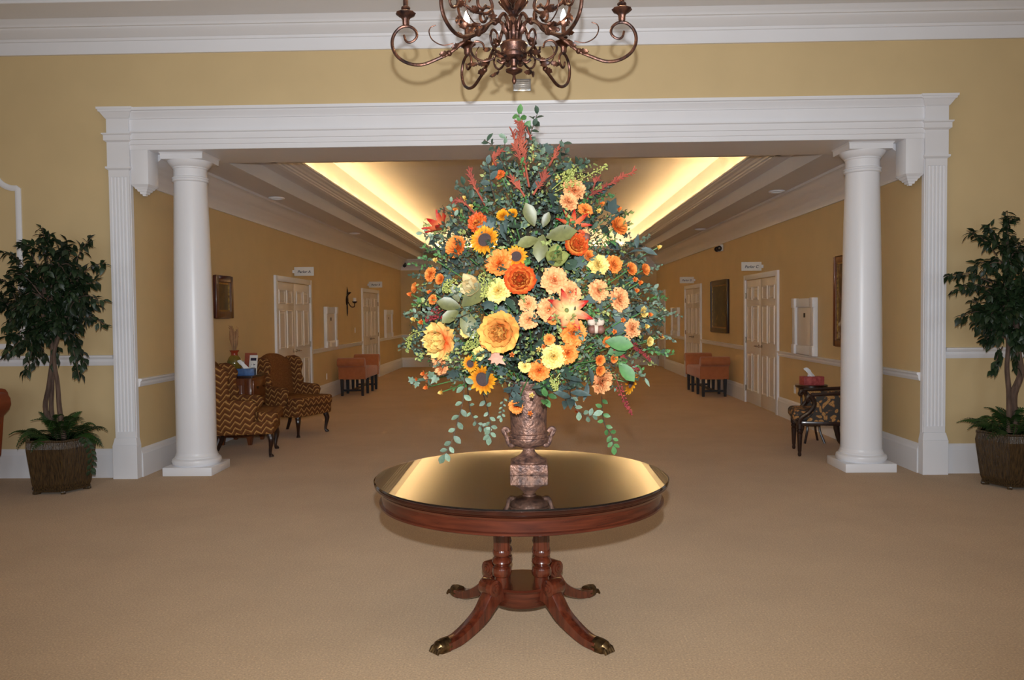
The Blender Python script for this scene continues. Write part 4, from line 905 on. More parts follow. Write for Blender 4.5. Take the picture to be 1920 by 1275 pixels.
def lobe_geo():
    pts = []
    for k in range(9): pts.append((0.0, 0)) if k == 0 else None
    o = [(0, 0), (0.10, 0.12), (0.3, 0.10), (0.22, 0.28), (0.38, 0.36), (0.22, 0.48), (0.30, 0.66), (0.12, 0.68), (0, 1.0)]
    o = o + [(-x, y) for x, y in o[-2:0:-1]]
    return [(x, y, 0.2 * abs(x) - 0.12 * y * y) for x, y in o] + [(0, 0.4, -0.02)], [(i, (i + 1) % len(o), len(o)) for i in range(len(o))]
LG['lobed'] = lobe_geo()
def leaf_mtx(p, d, nrm, s):
    y = Vector(d).normalized(); z = Vector(nrm); z = z - y * z.dot(y)
    z = z.normalized() if z.length > 1e-5 else y.orthogonal().normalized(); x = y.cross(z)
    return Matrix(((x.x * s, y.x * s, z.x * s, p[0]), (x.y * s, y.y * s, z.y * s, p[1]), (x.z * s, y.z * s, z.z * s, p[2]), (0, 0, 0, 1)))
LM = {}
def leaf_mesh(kind, m):
    if (kind, m) not in LM:
        b = MB(); b.add(*LG[kind]); me = b.mesh('leaf', M[m], angle=80); LM[(kind, m)] = me
    return LM[(kind, m)]
def bulk(leaves):
    """many leaves -> lists of verts and faces"""
    V = []; F = []
    for kind, mx in leaves:
        vs, fs = LG[kind]; b = len(V); V += [tuple(mx @ Vector(v)) for v in vs]; F += [tuple(i + b for i in f) for f in fs]
    return V, F
def bulk_obj(name, leaves, m, parent):
    V, F = bulk(leaves); me = bpy.data.meshes.new(name); me.from_pydata(V, [], F); me.materials.append(m)
    me.polygons.foreach_set('use_smooth', [True] * len(me.polygons)); o = link(name, me, parent); return stuff(o)
def rv(): 
    while True:
        v = Vector((R.uniform(-1, 1), R.uniform(-1, 1), R.uniform(-1, 1)))
        if 0.05 < v.length < 1: return v.normalized()

# ---- planters
def planter(loc, rz, label):
    t = thing('planter', label, 'planter', loc, rz, 'reed planters')
    def hexa(prof): return MB().lathe(prof, 6, a0=PI / 6 + PI / 2 - PI / 3)
    k = 1 / math.cos(PI / 6) * 0.93
    hexa([(0, 0.03), (0.235 * k, 0.03), (0.255 * k, 0.09), (0.292 * k, 0.36), (0.298 * k, 0.41), (0.285 * k, 0.475), (0.262 * k, 0.48), (0.262 * k, 0.44), (0, 0.44)]).obj('pot', M['reed'], t, smooth=False)
    hexa([(0.285 * k, 0.468), (0.293 * k, 0.475), (0.293 * k, 0.488), (0.258 * k, 0.488), (0.258 * k, 0.468)]).obj('rim', M['reed'], t, smooth=False)
    hexa([(0, 0.022), (0.242 * k, 0.022), (0.246 * k, 0.04), (0, 0.04)]).obj('base_band', M['reed'], t, smooth=False)
    for i in range(6):
        a = i * PI / 3; MB().box(-0.03, 0.03, -0.02, 0.02, 0, 0.026).xf(Matrix.Rotation(a, 4, 'Z') @ Matrix.Translation((0.215 * k, 0, 0))).obj('foot', M['reed'], t, bevel=0.004)
    MB().lathe([(0, 0.45), (0.25, 0.445), (0.25, 0.44), (0, 0.44)], 24).obj('moss', M['soil'], t, smooth=False)
    return t
def fern(loc, label, seed):
    rr_ = random.Random(seed); t = thing('fern', label, 'fern', loc)
    def frond(L_, arch):
        m = MB(); pts = [Vector((0, L_ * q / 12 * (1 - 0.12 * q / 12), arch * math.sin(q / 12 * PI * 0.72) - 0.10 * (q / 12) ** 3)) for q in range(13)]
        m.tube(pts, [0.003] * 13, 4)
        for i in range(1, 17):
            f = i / 17; p = pts[int(f * 12)].lerp(pts[min(12, int(f * 12) + 1)], f * 12 % 1); ln = 0.075 * math.sin(PI * (0.12 + 0.86 * f)) * L_ / 0.36 + 0.008
            for s in (-1, 1):
                m.add(*[list(map(lambda v: tuple(leaf_mtx(p, (s, 0.45, -0.12), (0, 0, 1), ln) @ Vector(v)), LG['lance'][0])), LG['lance'][1]])
        return m.mesh('frond', M['fern'], angle=80)
    ms = [frond(0.36, 0.10), frond(0.30, 0.18), frond(0.40, 0.06)]
    for k in range(34):
        a = k * 2.4 + rr_.uniform(-.3, .3); e = rr_.uniform(-0.25, 0.45) if k < 24 else rr_.uniform(0.6, 1.1)
        mx = Matrix.Rotation(a, 4, 'Z') @ Matrix.Translation((0, 0.10 if k < 24 else 0.02, 0)) @ Matrix.Rotation(e, 4, 'X') @ Matrix.Rotation(rr_.uniform(-.3, .3), 4, 'Y') @ Matrix.Scale(rr_.uniform(0.75, 1.05), 4)
        link('frond', ms[k % 3], t, mx)
    return t
def ficus(loc, label, crown, sprays, trunk_top, trunks, seed, nleaf=3600):
    """crown: list of (centre, radii) blobs; sprays: (from, to) outlying twigs"""
    rr_ = random.Random(seed); t = thing('ficus_tree', label, 'tree', loc, 0, 'potted ficus trees'); leaves = []
    for pts, r in trunks:
        p = catmull(pts, 6); n = len(p); MB().tube(p, [r * (1 - 0.45 * i / n) for i in range(n)], 8).obj('trunk', M['trunk'], t)
    tw = MB(); tips = []
    for (c, rad, w_) in crown:
        c = Vector(c)
        for k in range(int(w_)):
            d = Vector((rr_.uniform(-1, 1), rr_.uniform(-1, 1), rr_.uniform(-1, 1)))
            d = d.normalized() * rr_.uniform(0.45, 1.0); e = c + Vector((d.x * rad[0], d.y * rad[1], d.z * rad[2])); tips.append((c.lerp(e, 0.15), e))
    for a, b in sprays: tips.append((Vector(a), Vector(b)))
    per = max(6, nleaf // len(tips))
    for a, b in tips:
        mid = (a + b) / 2 + Vector((0, 0, 0.05)); p = catmull([a, mid, b], 4); tw.tube(p, [0.006 - 0.0045 * i / len(p) for i in range(len(p))], 5)
        ax = (b - a).normalized(); ln = (b - a).length; cnt = max(5, int(per * (0.5 + ln / 0.45)))
        for k in range(cnt):
            f = 0.25 + 0.75 * (k + 0.5) / cnt; q = p[min(len(p) - 1, int(f * (len(p) - 1)))]
            out = (rv() * 0.9 + ax * 0.7 + Vector((0, 0, -0.55))).normalized(); nrm = (Vector((0, -0.15, 1)) + rv() * 0.6)
            leaves.append(('ficus', leaf_mtx(q + rv() * 0.022, out, nrm, rr_.uniform(0.062, 0.098))))
    tw.obj('twigs', M['trunk'], t)
    # the leaves that show largest: those towards the room and on the outside of the crown
    cc = Vector(crown[0][0]); leaves.sort(key=lambda l: l[1].translation.y - 0.25 * math.hypot(l[1].translation.x - cc.x, l[1].translation.z - cc.z))
    for kind, mx in leaves[:280]: link('leaf', leaf_mesh(kind, 'ficus'), t, mx)
    bulk_obj('foliage', leaves[280:], M['ficus'], t)
    return t
PLX, PLY = -4.27, 7.22
planter((PLX, PLY, 0), 0.06, 'glazed brown reed planter holding the three-stemmed ficus'); fern((PLX, PLY, 0.46), 'green fern growing around the three-stemmed ficus', 3)
def L(px, py, dy=0.0): p = onY(px, py, PLY + dy); return (p.x - PLX, dy, p.z)
ficus((PLX, PLY, 0), 'potted ficus tree with three braided stems and dark green crown',
      [(L(85, 560), (0.46, 0.36, 0.42), 54), (L(35, 590), (0.36, 0.30, 0.28), 22), (L(140, 560), (0.26, 0.26, 0.36), 22), (L(105, 495), (0.32, 0.26, 0.26), 20), (L(60, 640), (0.30, 0.26, 0.18), 18), (L(110, 622), (0.36, 0.28, 0.18), 24)],
      [(L(85, 500), L(80, 425)), (L(88, 500), L(92, 438)), (L(130, 520), L(172, 445)), (L(140, 530), L(200, 492, -0.1)), (L(140, 560), L(196, 570, -0.1)), (L(150, 600), L(200, 612, -0.1)), (L(125, 620), L(150, 712, -0.15)), (L(130, 640), L(163, 690, -0.1)),
       (L(70, 630), L(50, 708, -0.15)), (L(60, 520), L(5, 470)), (L(50, 560), L(-20, 520)), (L(40, 620), L(8, 672)), (L(60, 640), L(68, 690)), (L(75, 510), L(40, 455)), (L(120, 560), L(185, 530)), (L(110, 640), L(100, 690))],
      None, [([(0.0, 0, 0.44), L(86, 770), L(92, 720), L(98, 650), L(80, 590)], 0.026), ([(0.02, 0.03, 0.44), L(98, 780, .03), L(98, 720, .03), L(100, 660, .03), L(104, 590, .03)], 0.024), ([(0.05, -0.02, 0.44), L(112, 770, -.02), L(108, 720, -.02), L(102, 660, -.02), L(125, 590, -.02)], 0.025)], 11)
iv_ = thing('trailing_ivy', 'dark ivy strand trailing over the side of the left planter', 'ivy', (PLX, PLY, 0))
pv = catmull([(0.24, -0.12, 0.50), (0.33, -0.16, 0.49), (0.38, -0.16, 0.36), (0.36, -0.15, 0.20)], 6); MB().tube(pv, 0.003, 5).obj('stem', M['twig'], iv_)
for k in range(16):
    q = pv[min(len(pv) - 1, 4 + k)]; link('leaf', leaf_mesh('oval', 'ficus'), iv_, leaf_mtx(q, Vector((1 if k % 2 else -0.6, -0.3, -0.7)), (0, -1, 0.3), 0.06))
PRX, PRY = 4.36, 7.22
planter((PRX, PRY, 0), -0.08, 'glazed brown reed planter holding the two-stemmed ficus'); fern((PRX, PRY, 0.46), 'green fern growing around the two-stemmed ficus', 8)
PLX2 = PRX
def Q(px, py, dy=0.0): p = onY(px, py, PRY + dy); return (p.x - PRX, dy, p.z)
ficus((PRX, PRY, 0), 'potted ficus tree with two pale stems and dark green crown',
      [(Q(1895, 570), (0.38, 0.34, 0.46), 52), (Q(1885, 490), (0.26, 0.26, 0.30), 24), (Q(1868, 600), (0.22, 0.26, 0.26), 18), (Q(1935, 560), (0.36, 0.3, 0.42), 26), (Q(1890, 632), (0.30, 0.26, 0.2), 20)],
      [(Q(1890, 470), Q(1888, 395)), (Q(1885, 470), Q(1896, 405)), (Q(1870, 480), Q(1812, 433, -.05)), (Q(1860, 530), Q(1774, 518, -.1)), (Q(1860, 540), Q(1782, 548, -.1)), (Q(1865, 590), Q(1792, 600, -.1)), (Q(1860, 500), Q(1820, 505)), (Q(1880, 650), Q(1862, 705, -.1)), (Q(1870, 460), Q(1850, 425)), (Q(1900, 640), Q(1905, 700)), (Q(1860, 620), Q(1822, 560))],
      None, [([(-0.03, 0, 0.44), Q(1892, 740), Q(1888, 690), Q(1890, 640), Q(1880, 590)], 0.026), ([(0.02, -0.02, 0.44), Q(1900, 745, -.02), Q(1914, 700, -.02), Q(1908, 650, -.02), Q(1905, 590, -.02)], 0.036)], 23)

# ================================================================== THE FLOWER ARRANGEMENT
AY = 4.12; AX = onY(1000, 600, AY).x
fa = thing('flower_arrangement', 'tall silk flower arrangement of orange yellow and peach blooms in copper urn', 'flower arrangement', (AX, AY, 0))
env = [(1.16, 0.20), (1.20, 0.30), (1.27, 0.46), (1.35, 0.60), (1.46, 0.645), (1.58, 0.63), (1.70, 0.60), (1.82, 0.575), (1.94, 0.53), (2.06, 0.44), (2.18, 0.35), (2.30, 0.25), (2.42, 0.14), (2.55, 0.06), (2.66, 0.02)]
def RE(z):
    if z <= env[0][0]: return env[0][1]
    for (a, ra), (b, rb) in zip(env, env[1:]):
        if z <= b: return ra + (rb - ra) * (z - a) / (b - a)
    return 0.02
def SP(px, py, inset=0.0):
    """pixel -> point on the front of the arrangement's dome, local to the arrangement"""
    p = onY(px, py, AY); dy = 0.0
    for _ in range(3):
        Rz = RE(p.z); r = min(abs(p.x - AX), Rz); dy = 0.78 * math.sqrt(max(0, Rz * Rz - r * r)) - inset; p = onY(px, py, AY - dy)
    return Vector((p.x - AX, p.y - AY, p.z))
def face_dir(p, up=0.25):
    o = Vector((p.x, p.y, 0)); o = o.normalized() if o.length > 1e-4 else Vector((0, -1, 0)); z = max(-0.4, min(0.7, (p.z - 1.62) * 1.1))
    return (o + Vector((0, -0.55, z + up * 0.4))).normalized()
def petal(m, r0, ln, wd, ang, tilt, cup=0.2, curl=0.0, ruf=0.0, nu=4, nv=4, point=0.5, rnd=None, z0=0.0):
    """one petal: base ring r0, length ln, opened by tilt from vertical (0) to flat (pi/2)"""
    rnd = rnd or R; ca, sa = math.cos(ang), math.sin(ang); vs = []; us = []
    for i in range(nu + 1):
        u = i / nu; w_ = wd * (math.sin(PI * min(1, u * 0.62 + 0.12)) if point < 0.5 else math.sin(PI * (0.10 + 0.90 * u) ** (0.9)) if u < 1 else 0.03)
        if point < 0.5 and u > 0.8: w_ *= 0.9
        for j in range(nv + 1):
            v = j / nv * 2 - 1; tl = tilt + curl * u
            out = r0 + ln * u * math.sin(tl); up = ln * u * math.cos(tl) + cup * wd * v * v * (0.3 + u)
            if ruf: up += ruf * ln * u * rnd.uniform(-1, 1); out += ruf * ln * 0.6 * u * rnd.uniform(-1, 1)
            x = out; y = v * w_; vs.append((ca * x - sa * y, sa * x + ca * y, up + z0)); us.append(u)
    fs = [(i * (nv + 1) + j, (i + 1) * (nv + 1) + j, (i + 1) * (nv + 1) + j + 1, i * (nv + 1) + j + 1) for i in range(nu) for j in range(nv)]
    m.add(vs, fs, us)
def bloom_mesh(kind, m):
    b = MB(); q = random.Random(hash_(kind + m))
    if kind == 'carnation':
        for n, ln, tl, w_, z0 in ((9, 0.95, 1.45, 0.36, 0.0), (9, 0.85, 1.15, 0.34, 0.05), (8, 0.72, 0.85, 0.32, 0.08), (7, 0.58, 0.5, 0.28, 0.1), (5, 0.5, 0.2, 0.22, 0.1)):
            o = q.uniform(0, 1)
            for k in range(n): petal(b, 0.05, ln * q.uniform(.9, 1.05), w_, 2 * PI * (k + o + q.uniform(-.15, .15)) / n, tl, 0.15, 0.1, 0.19, 4, 5, 0.2, q, z0)
    elif kind == 'mum':
        for n, ln, tl, w_, z0 in ((18, 0.98, 1.5, 0.15, 0), (17, 0.9, 1.25, 0.15, .05), (15, 0.8, 1.0, .14, .09), (13, 0.68, .72, .13, .12), (9, 0.55, .42, .12, .14), (5, .48, .12, .1, .14)):
            o = q.uniform(0, 1)
            for k in range(n): petal(b, 0.04, ln * q.uniform(.92, 1.05), w_, 2 * PI * (k + o) / n + q.uniform(-.06, .06), tl, 0.5, -0.25, 0.03, 3, 2, 0.2, q, z0)
    elif kind == 'sunflower':
        for n, ln, tl, z0 in ((17, 0.62, 1.5, -0.02), (16, 0.58, 1.25, 0.02)):
            o = q.uniform(0, 1)
            for k in range(n): petal(b, 0.42, ln * q.uniform(.85, 1.1), 0.15, 2 * PI * (k + o) / n, tl + q.uniform(-.15, .2), 0.4, 0.15, 0.03, 4, 2, 0.8, q, z0)
    elif kind == 'ranunculus':
        for n, ln, tl, w_, z0, cu in ((9, 1.0, 1.45, 0.42, 0, -0.3), (9, 0.88, 1.15, .40, .04, -.4), (8, .76, .95, .36, .07, -.5), (8, .66, .72, .30, .1, -.5), (7, .56, .52, .26, .12, -.5), (6, .46, .3, .2, .13, -.4), (4, .38, .1, .14, .13, -.2)):
            o = q.uniform(0, 1)
            for k in range(n): petal(b, 0.04, ln * q.uniform(.94, 1.05), w_, 2 * PI * (k + o) / n, tl, 0.35, cu, 0.085, 5, 5, 0.2, q, z0)
    elif kind == 'peony':
        for n, ln, tl, w_, z0, cu in ((8, 1.0, 1.5, .40, 0, -.2), (8, .92, 1.0, .40, .05, -.5), (7, .85, .65, .36, .08, -.5), (6, .75, .35, .3, .1, -.4), (4, .65, .1, .25, .1, -.2)):
            o = q.uniform(0, 1)
            for k in range(n): petal(b, 0.04, ln * q.uniform(.9, 1.05), w_, 2 * PI * (k + o) / n, tl, 0.4, cu, 0.11, 5, 5, 0.2, q, z0)
    elif kind == 'bud':
        for k in range(6): petal(b, 0.02, 1.1, 0.42, k * PI / 3, 0.32, -0.2, -0.35, 0.02, 4, 2, 0.8, q)
        for k in range(5): petal(b, 0.1, 0.6, 0.2, k * 2 * PI / 5 + .3, 1.3, 0.3, 0.3, 0.05, 3, 2, 0.8, q, -0.1)
    elif kind == 'magnolia':
        for n, ln, tl, w_, cu in ((4, 1.0, 1.25, .42, -.5), (4, .95, .7, .42, -.5), (3, .8, .3, .36, -.3)):
            for k in range(n): petal(b, 0.04, ln, w_, 2 * PI * (k + .3 * n) / n, tl, 0.5, cu, 0.02, 5, 4, 0.8, q)
    return b.mesh(kind, M[m], angle=80)
def hash_(s): return sum((i + 1) * ord(c) for i, c in enumerate(s))
BM = {}
def bloom(kind, m, px, py, rpx, d=None, inset=0.0, roll=None):
    p = SP(px, py, inset); key = (kind, m)
    if key not in BM: BM[key] = bloom_mesh(kind, m)
    s = rpx / FPX * 1.13 * (p.y + AY)
    f = Vector(d) if d else face_dir(p)
    mx = frame_mtx(p, f, Vector((0, 0, 1)), s) @ Matrix.Rotation(R.uniform(0, 6.28) if roll is None else roll, 4, 'Z')
    o = link({'bud': 'flower_bud'}.get(kind, kind), BM[key], fa, mx)
    if kind == 'sunflower':
        if 'disc' not in BM: BM['disc'] = MB().lathe([(0, -0.05), (0.42, -0.05), (0.47, 0.02), (0.44, 0.10), (0.3, 0.16), (0.12, 0.15), (0, 0.14)], 24).mesh('seed_disc', M['seed'])
        link('seed_disc', BM['disc'], o)
    # a stem running back into the heart of the arrangement
    if kind != 'bud' or abs(p.x) > 0.3:
        e = Vector((p.x * 0.35, p.y * 0.35, max(1.25, p.z - 0.25))); stems.append((p - f * 0.1 * s, (p - f * 0.08).lerp(e, 0.4) + Vector((0, 0, 0.01)), e))
    return o
stems = []
def lily(m, px, py, rpx, d, n, tl, spread=2 * PI, a0=0.0, w_=0.17):
    p = SP(px, py); s = rpx / FPX * 4.0 * (p.y + AY) / 4.0; mx = frame_mtx(p, d, Vector((0, 0, 1)), s)
    o = link('lily', MB().lathe([(0, -0.15), (0.10, -0.1), (0.12, 0.0), (0.06, 0.10), (0, 0.12)], 10).mesh('lily', M['leaf_lime']), fa, mx)
    for k in range(n):
        b = MB(); q = random.Random(k + int(px)); petal(b, 0.03, q.uniform(.88, 1.08), w_, a0 + spread * k / n, tl + q.uniform(-.12, .12), 0.5, 0.12, 0.01, 6, 4, 0.8, q)
        b.obj('petal', M[m], o, angle=80)
    return o
for a in (('carnation', 'p_flame', 896, 418, 18), ('mum', 'p_sun', 943, 405, 11), ('mum', 'p_sun', 961, 402, 10), ('carnation', 'p_peach', 1076, 357, 20), ('carnation', 'p_peach', 1066, 379, 16),
          ('mum', 'p_orange', 1155, 425, 19), ('sunflower', 'p_sun', 909, 450, 25), ('sunflower', 'p_sun', 968, 481, 19), ('mum', 'p_orange', 859, 465, 21), ('carnation', 'p_orange', 936, 494, 24),
          ('magnolia', 'p_green', 1040, 486, 27), ('ranunculus', 'p_flame', 1078, 462, 21), ('carnation', 'p_yellow', 1121, 497, 19), ('carnation', 'p_orange', 1150, 496, 16), ('ranunculus', 'p_flame', 976, 526, 27),
          ('carnation', 'p_peach', 1039, 525, 23), ('magnolia', 'p_cream', 888, 538, 27), ('carnation', 'p_yellow', 934, 545, 22), ('carnation', 'p_orange', 808, 515, 13), ('mum', 'p_orange', 827, 524, 10),
          ('mum', 'p_orange', 781, 540, 10), ('mum', 'p_orange', 1181, 505, 12), ('mum', 'p_orange', 1207, 506, 11), ('carnation', 'p_peach', 1122, 545, 19), ('carnation', 'p_peach', 1160, 561, 20),
          ('carnation', 'p_peach', 1068, 548, 20), ('carnation', 'p_peach', 1030, 580, 21), ('carnation', 'p_peach', 990, 570, 15), ('carnation', 'p_peach', 991, 600, 16), ('ranunculus', 'p_ran', 940, 622, 35),
          ('peony', 'p_peony', 831, 638, 32), ('carnation', 'p_orange', 1075, 624, 23), ('carnation', 'p_yellow', 1038, 668, 22), ('carnation', 'p_orange', 1065, 662, 18), ('carnation', 'p_orange', 1011, 695, 19),
          ('carnation', 'p_yellow', 984, 687, 11), ('sunflower', 'p_sun', 905, 711, 26), ('sunflower', 'p_sun', 882, 682, 14), ('carnation', 'p_peach', 1127, 714, 22), ('mum', 'p_orange', 1124, 675, 10),
          ('mum', 'p_orange', 1124, 694, 10), ('mum', 'p_orange', 1137, 641, 10), ('sunflower', 'p_sun', 1182, 718, 19), ('carnation', 'p_peach', 1185, 616, 16), ('carnation', 'p_yellow', 898, 663, 12),
          ('carnation', 'p_orange', 968, 762, 13), ('carnation', 'p_peach', 828, 688, 15), ('carnation', 'p_peach', 802, 708, 9), ('mum', 'p_orange', 1103, 480, 11), ('carnation', 'p_orange', 1097, 395, 14),
          ('carnation', 'p_peach', 820, 672, 11), ('carnation', 'p_orange', 913, 640, 13), ('mum', 'p_yellow', 1205, 585, 10), ('mum', 'p_yellow', 1216, 640, 9), ('carnation', 'p_peach', 1172, 640, 10),
          ('carnation', 'p_orange', 812, 562, 9), ('carnation', 'p_orange', 853, 398, 8), ('mum', 'p_yellow', 875, 622, 11), ('carnation', 'p_orange', 1036, 600, 9), ('mum', 'p_orange', 1150, 672, 8),
          ('carnation', 'p_flame', 938, 328, 9), ('carnation', 'p_orange', 930, 306, 7), ('mum', 'p_peach', 1095, 440, 9), ('carnation', 'p_orange', 1030, 636, 10)):
    bloom(*a, inset=-0.24 if a[3] > 745 else 0.0)
for a in ((817, 488), (776, 598), (790, 604), (1234, 464), (1159, 393), (1128, 383), (1072, 329), (1045, 335), (1152, 622), (994, 775), (997, 741), (781, 712), (775, 716), (800, 726), (828, 735), (1218, 590), (1237, 630), (1193, 545), (1200, 530),
          (1105, 598), (1010, 655), (770, 552), (1190, 524), (795, 700), (1168, 600), (1212, 612), (806, 548), (960, 665), (1122, 396), (873, 372), (884, 388), (1240, 632), (1020, 650), (1100, 400), (945, 395), (1080, 770)):
    p_ = 'p_orange' if (a[0] + a[1]) % 3 else 'p_yellow'
    if a == (997, 741): p_ = 'p_yellow'
    bloom('bud', p_, a[0], a[1], 7.5, inset=-0.24 if a[1] > 738 and 940 < a[0] < 1040 else 0.0)
lily('p_lily', 1062, 582, 47, (0.3, -0.9, 0.1), 8, 1.15, 2 * PI, 0.4, 0.19)
lily('p_redlily', 832, 430, 40, (-0.55, -0.5, 0.55), 7, 0.75, 2 * PI, 0.2, 0.17)
lily('p_redlily', 1074, 424, 36, (0.15, -0.6, 0.35), 8, 1.2, 2 * PI, 0.6, 0.14)
# cotton boll, pods, star-shaped blush leaf
for px, py, n in ((1117, 608, 3), (1091, 450, 3), (1118, 622, 2)):
    p = SP(px, py); b = MB(); mt = M['cotton'] if py == 608 else M['pod']
    for k in range(n): b.ball((0.022 * math.cos(k * 2.1 + .5), -0.01, 0.022 * math.sin(k * 2.1 + .5)), 0.021, 10, 7)
    link('cotton_boll' if py == 608 else 'seed_pod', b.mesh('boll', mt), fa, Matrix.Translation(p))

LEAFN = [0]; bulkl = {}
def leaf(kind, m, p, d, nrm, s, force=False):
    mx = leaf_mtx(p, d, nrm, s)
    if LEAFN[0] < 298 and s > 0.03 or force: LEAFN[0] += 1; link('leaf', leaf_mesh(kind, m), fa, mx)
    else: bulkl.setdefault(m, []).append((kind, mx))
# large magnolia leaves (seen singly)
for px, py, ang, ln in ((1002, 424, 110, 46), (1024, 445, 12, 58), (1018, 440, 260, 52), (1010, 448, 195, 42), (1018, 426, 68, 30), (866, 574, 40, 66), (864, 576, 165, 46), (862, 580, 215, 42), (868, 580, 290, 58), (860, 566, 108, 36),
                        (1135, 640, -8, 52), (1160, 680, -50, 46), (1180, 650, 195, 44)):
    p = SP(px, py, -0.02); a = math.radians(ang); s = ln / FPX * 3.75
    leaf('magn', 'leaf_magnolia' if px < 1100 else 'leaf_fresh', p, (math.cos(a), -0.25, math.sin(a)), (0, -1, 0.25), s, True)
leaf('lobed', 'leaf_blush', SP(918, 664, -0.03), (0.8, -0.3, -0.5), (0, -1, 0.2), 0.09, True)
# trailing vines
vine_stems = MB()
def vine(pts, m, kind='oval', n=12, size=0.05, dep=0.02):
    P = [SP(px, py, -dep) if py < 745 else Vector(((onY(px, py, AY - yy)).x - AX, -yy, onY(px, py, AY - yy).z)) for (px, py, yy) in pts]
    p = catmull(P, 6); vine_stems.tube(p, 0.0025, 5)
    for k in range(n):
        f = (k + 0.6) / n; i = f * (len(p) - 1); q = p[int(i)].lerp(p[min(len(p) - 1, int(i) + 1)], i % 1); t = (p[min(len(p) - 1, int(i) + 1)] - p[max(0, int(i) - 1)]).normalized()
        s = 1 if k % 2 else -1; side = t.cross(Vector((0, -1, 0))).normalized() * s
        leaf(kind, m, q, side + t * 0.6 + rv() * 0.25, Vector((0, -1, 0.35)) + rv() * 0.4, size * 0.8 * R.uniform(.8, 1.15), True)
    leaf(kind, m, p[-1], (p[-1] - p[-3]).normalized(), (0, -1, 0.3), size, True)
vine([(872, 700, .3), (868, 750, .32), (858, 790, .34), (846, 830, .36), (834, 852, .36)], 'leaf_sage', n=13, size=0.055)
vine([(905, 735, .4), (915, 770, .40), (920, 800, .40), (918, 818, .40)], 'leaf_sage', n=10, size=0.046)
vine([(876, 720, .3), (882, 770, .33), (896, 795, .36), (910, 802, .37)], 'leaf_sage', n=10, size=0.034)
vine([(1128, 742, .35), (1132, 790, .36), (1146, 815, .36), (1150, 836, .36)], 'leaf_fresh', n=11, size=0.046)
vine([(1020, 715, .45), (1028, 735, .45), (1022, 750, .45)], 'leaf_fresh', n=7, size=0.062)
vine([(1070, 740, .42), (1078, 765, .42), (1100, 780, .40), (1112, 778, .40)], 'leaf_sage', n=8, size=0.050)
vine([(965, 720, .45), (958, 740, .45), (972, 756, .45)], 'leaf_slate', 'ivy', n=5, size=0.07)
vine([(945, 745, .42), (942, 765, .42), (940, 782, .42)], 'leaf_sage', n=8, size=0.026)
vine([(1090, 720, .4), (1064, 735, .42), (1060, 752, .42)], 'leaf_slate', 'lance', n=4, size=0.10)
vine([(1060, 700, .4), (1068, 730, .42), (1070, 748, .42)], 'leaf_slate', 'lance', n=4, size=0.12)
# eucalyptus sprays at the top
def spray(pts, m, n, size, kind='oval'):
    P = [Vector((onY(px, py, AY - yy).x - AX, -yy, onY(px, py, AY - yy).z)) for px, py, yy in pts]; p = catmull(P, 6); vine_stems.tube(p, [0.004 - 0.0025 * i / len(p) for i in range(len(p))], 5)
    for k in range(n):
        f = 0.2 + 0.8 * (k + 0.5) / n; i = f * (len(p) - 1); q = p[int(i)].lerp(p[min(len(p) - 1, int(i) + 1)], i % 1); a = k * 2.4
        t = (p[-1] - p[0]).normalized(); o = (t.orthogonal().normalized()); o.rotate(Matrix.Rotation(a, 3, t)); leaf(kind, m, q, o + t * 0.5, Vector((0, -1, 0.4)) + rv() * 0.7, size * R.uniform(.75, 1.2), True)
for sp in (([(985, 330, .15), (990, 270, .08), (1000, 235, .04), (1008, 212, .02)], 'leaf_deep', 13, 0.050), ([(985, 300, .12), (985, 250, .06), (975, 225, .03), (972, 208, .02)], 'leaf_fresh', 9, 0.046),
           ([(960, 350, .15), (940, 300, .12), (925, 275, .1), (908, 262, .1)], 'leaf_deep', 12, 0.042), ([(965, 360, .15), (950, 310, .1), (945, 280, .08), (950, 256, .06)], 'leaf_sage', 10, 0.044),
           ([(1010, 360, .2), (1040, 320, .15), (1060, 290, .12), (1052, 262, .1)], 'leaf_deep', 12, 0.046), ([(1020, 360, .2), (1060, 325, .15), (1085, 310, .12), (1100, 302, .1)], 'leaf_deep', 11, 0.042),
           ([(1000, 350, .2), (1010, 320, .15), (1012, 300, .12), (1015, 285, .12)], 'leaf_sage', 9, 0.048), ([(930, 380, .25), (920, 345, .2), (918, 320, .18), (912, 300, .16)], 'leaf_slate', 9, 0.055),
           ([(900, 400, .25), (880, 370, .2), (868, 345, .18)], 'leaf_deep', 8, 0.044), ([(880, 440, .3), (850, 400, .2), (846, 372, .2)], 'leaf_sage', 9, 0.034), ([(1150, 500, .3), (1185, 470, .2), (1212, 462, .2)], 'leaf_slate', 6, 0.085, 'lance'),
           ([(850, 455, .3), (815, 445, .2), (790, 436, .2)], 'leaf_sage', 9, 0.030), ([(830, 600, .3), (795, 590, .2), (768, 585, .2)], 'leaf_sage', 9, 0.034), ([(1180, 560, .25), (1215, 540, .15), (1232, 545, .1)], 'leaf_sage', 9, 0.034),
           ([(1190, 600, .25), (1225, 595, .15), (1246, 594, .1)], 'leaf_sage', 8, 0.036, 'lance'), ([(840, 700, .3), (800, 712, .2), (766, 718, .15)], 'leaf_sage', 8, 0.042, 'ivy'), ([(1170, 680, .3), (1195, 700, .2), (1215, 712, .15)], 'leaf_sage', 8, 0.042, 'lance')):
    spray(*sp)
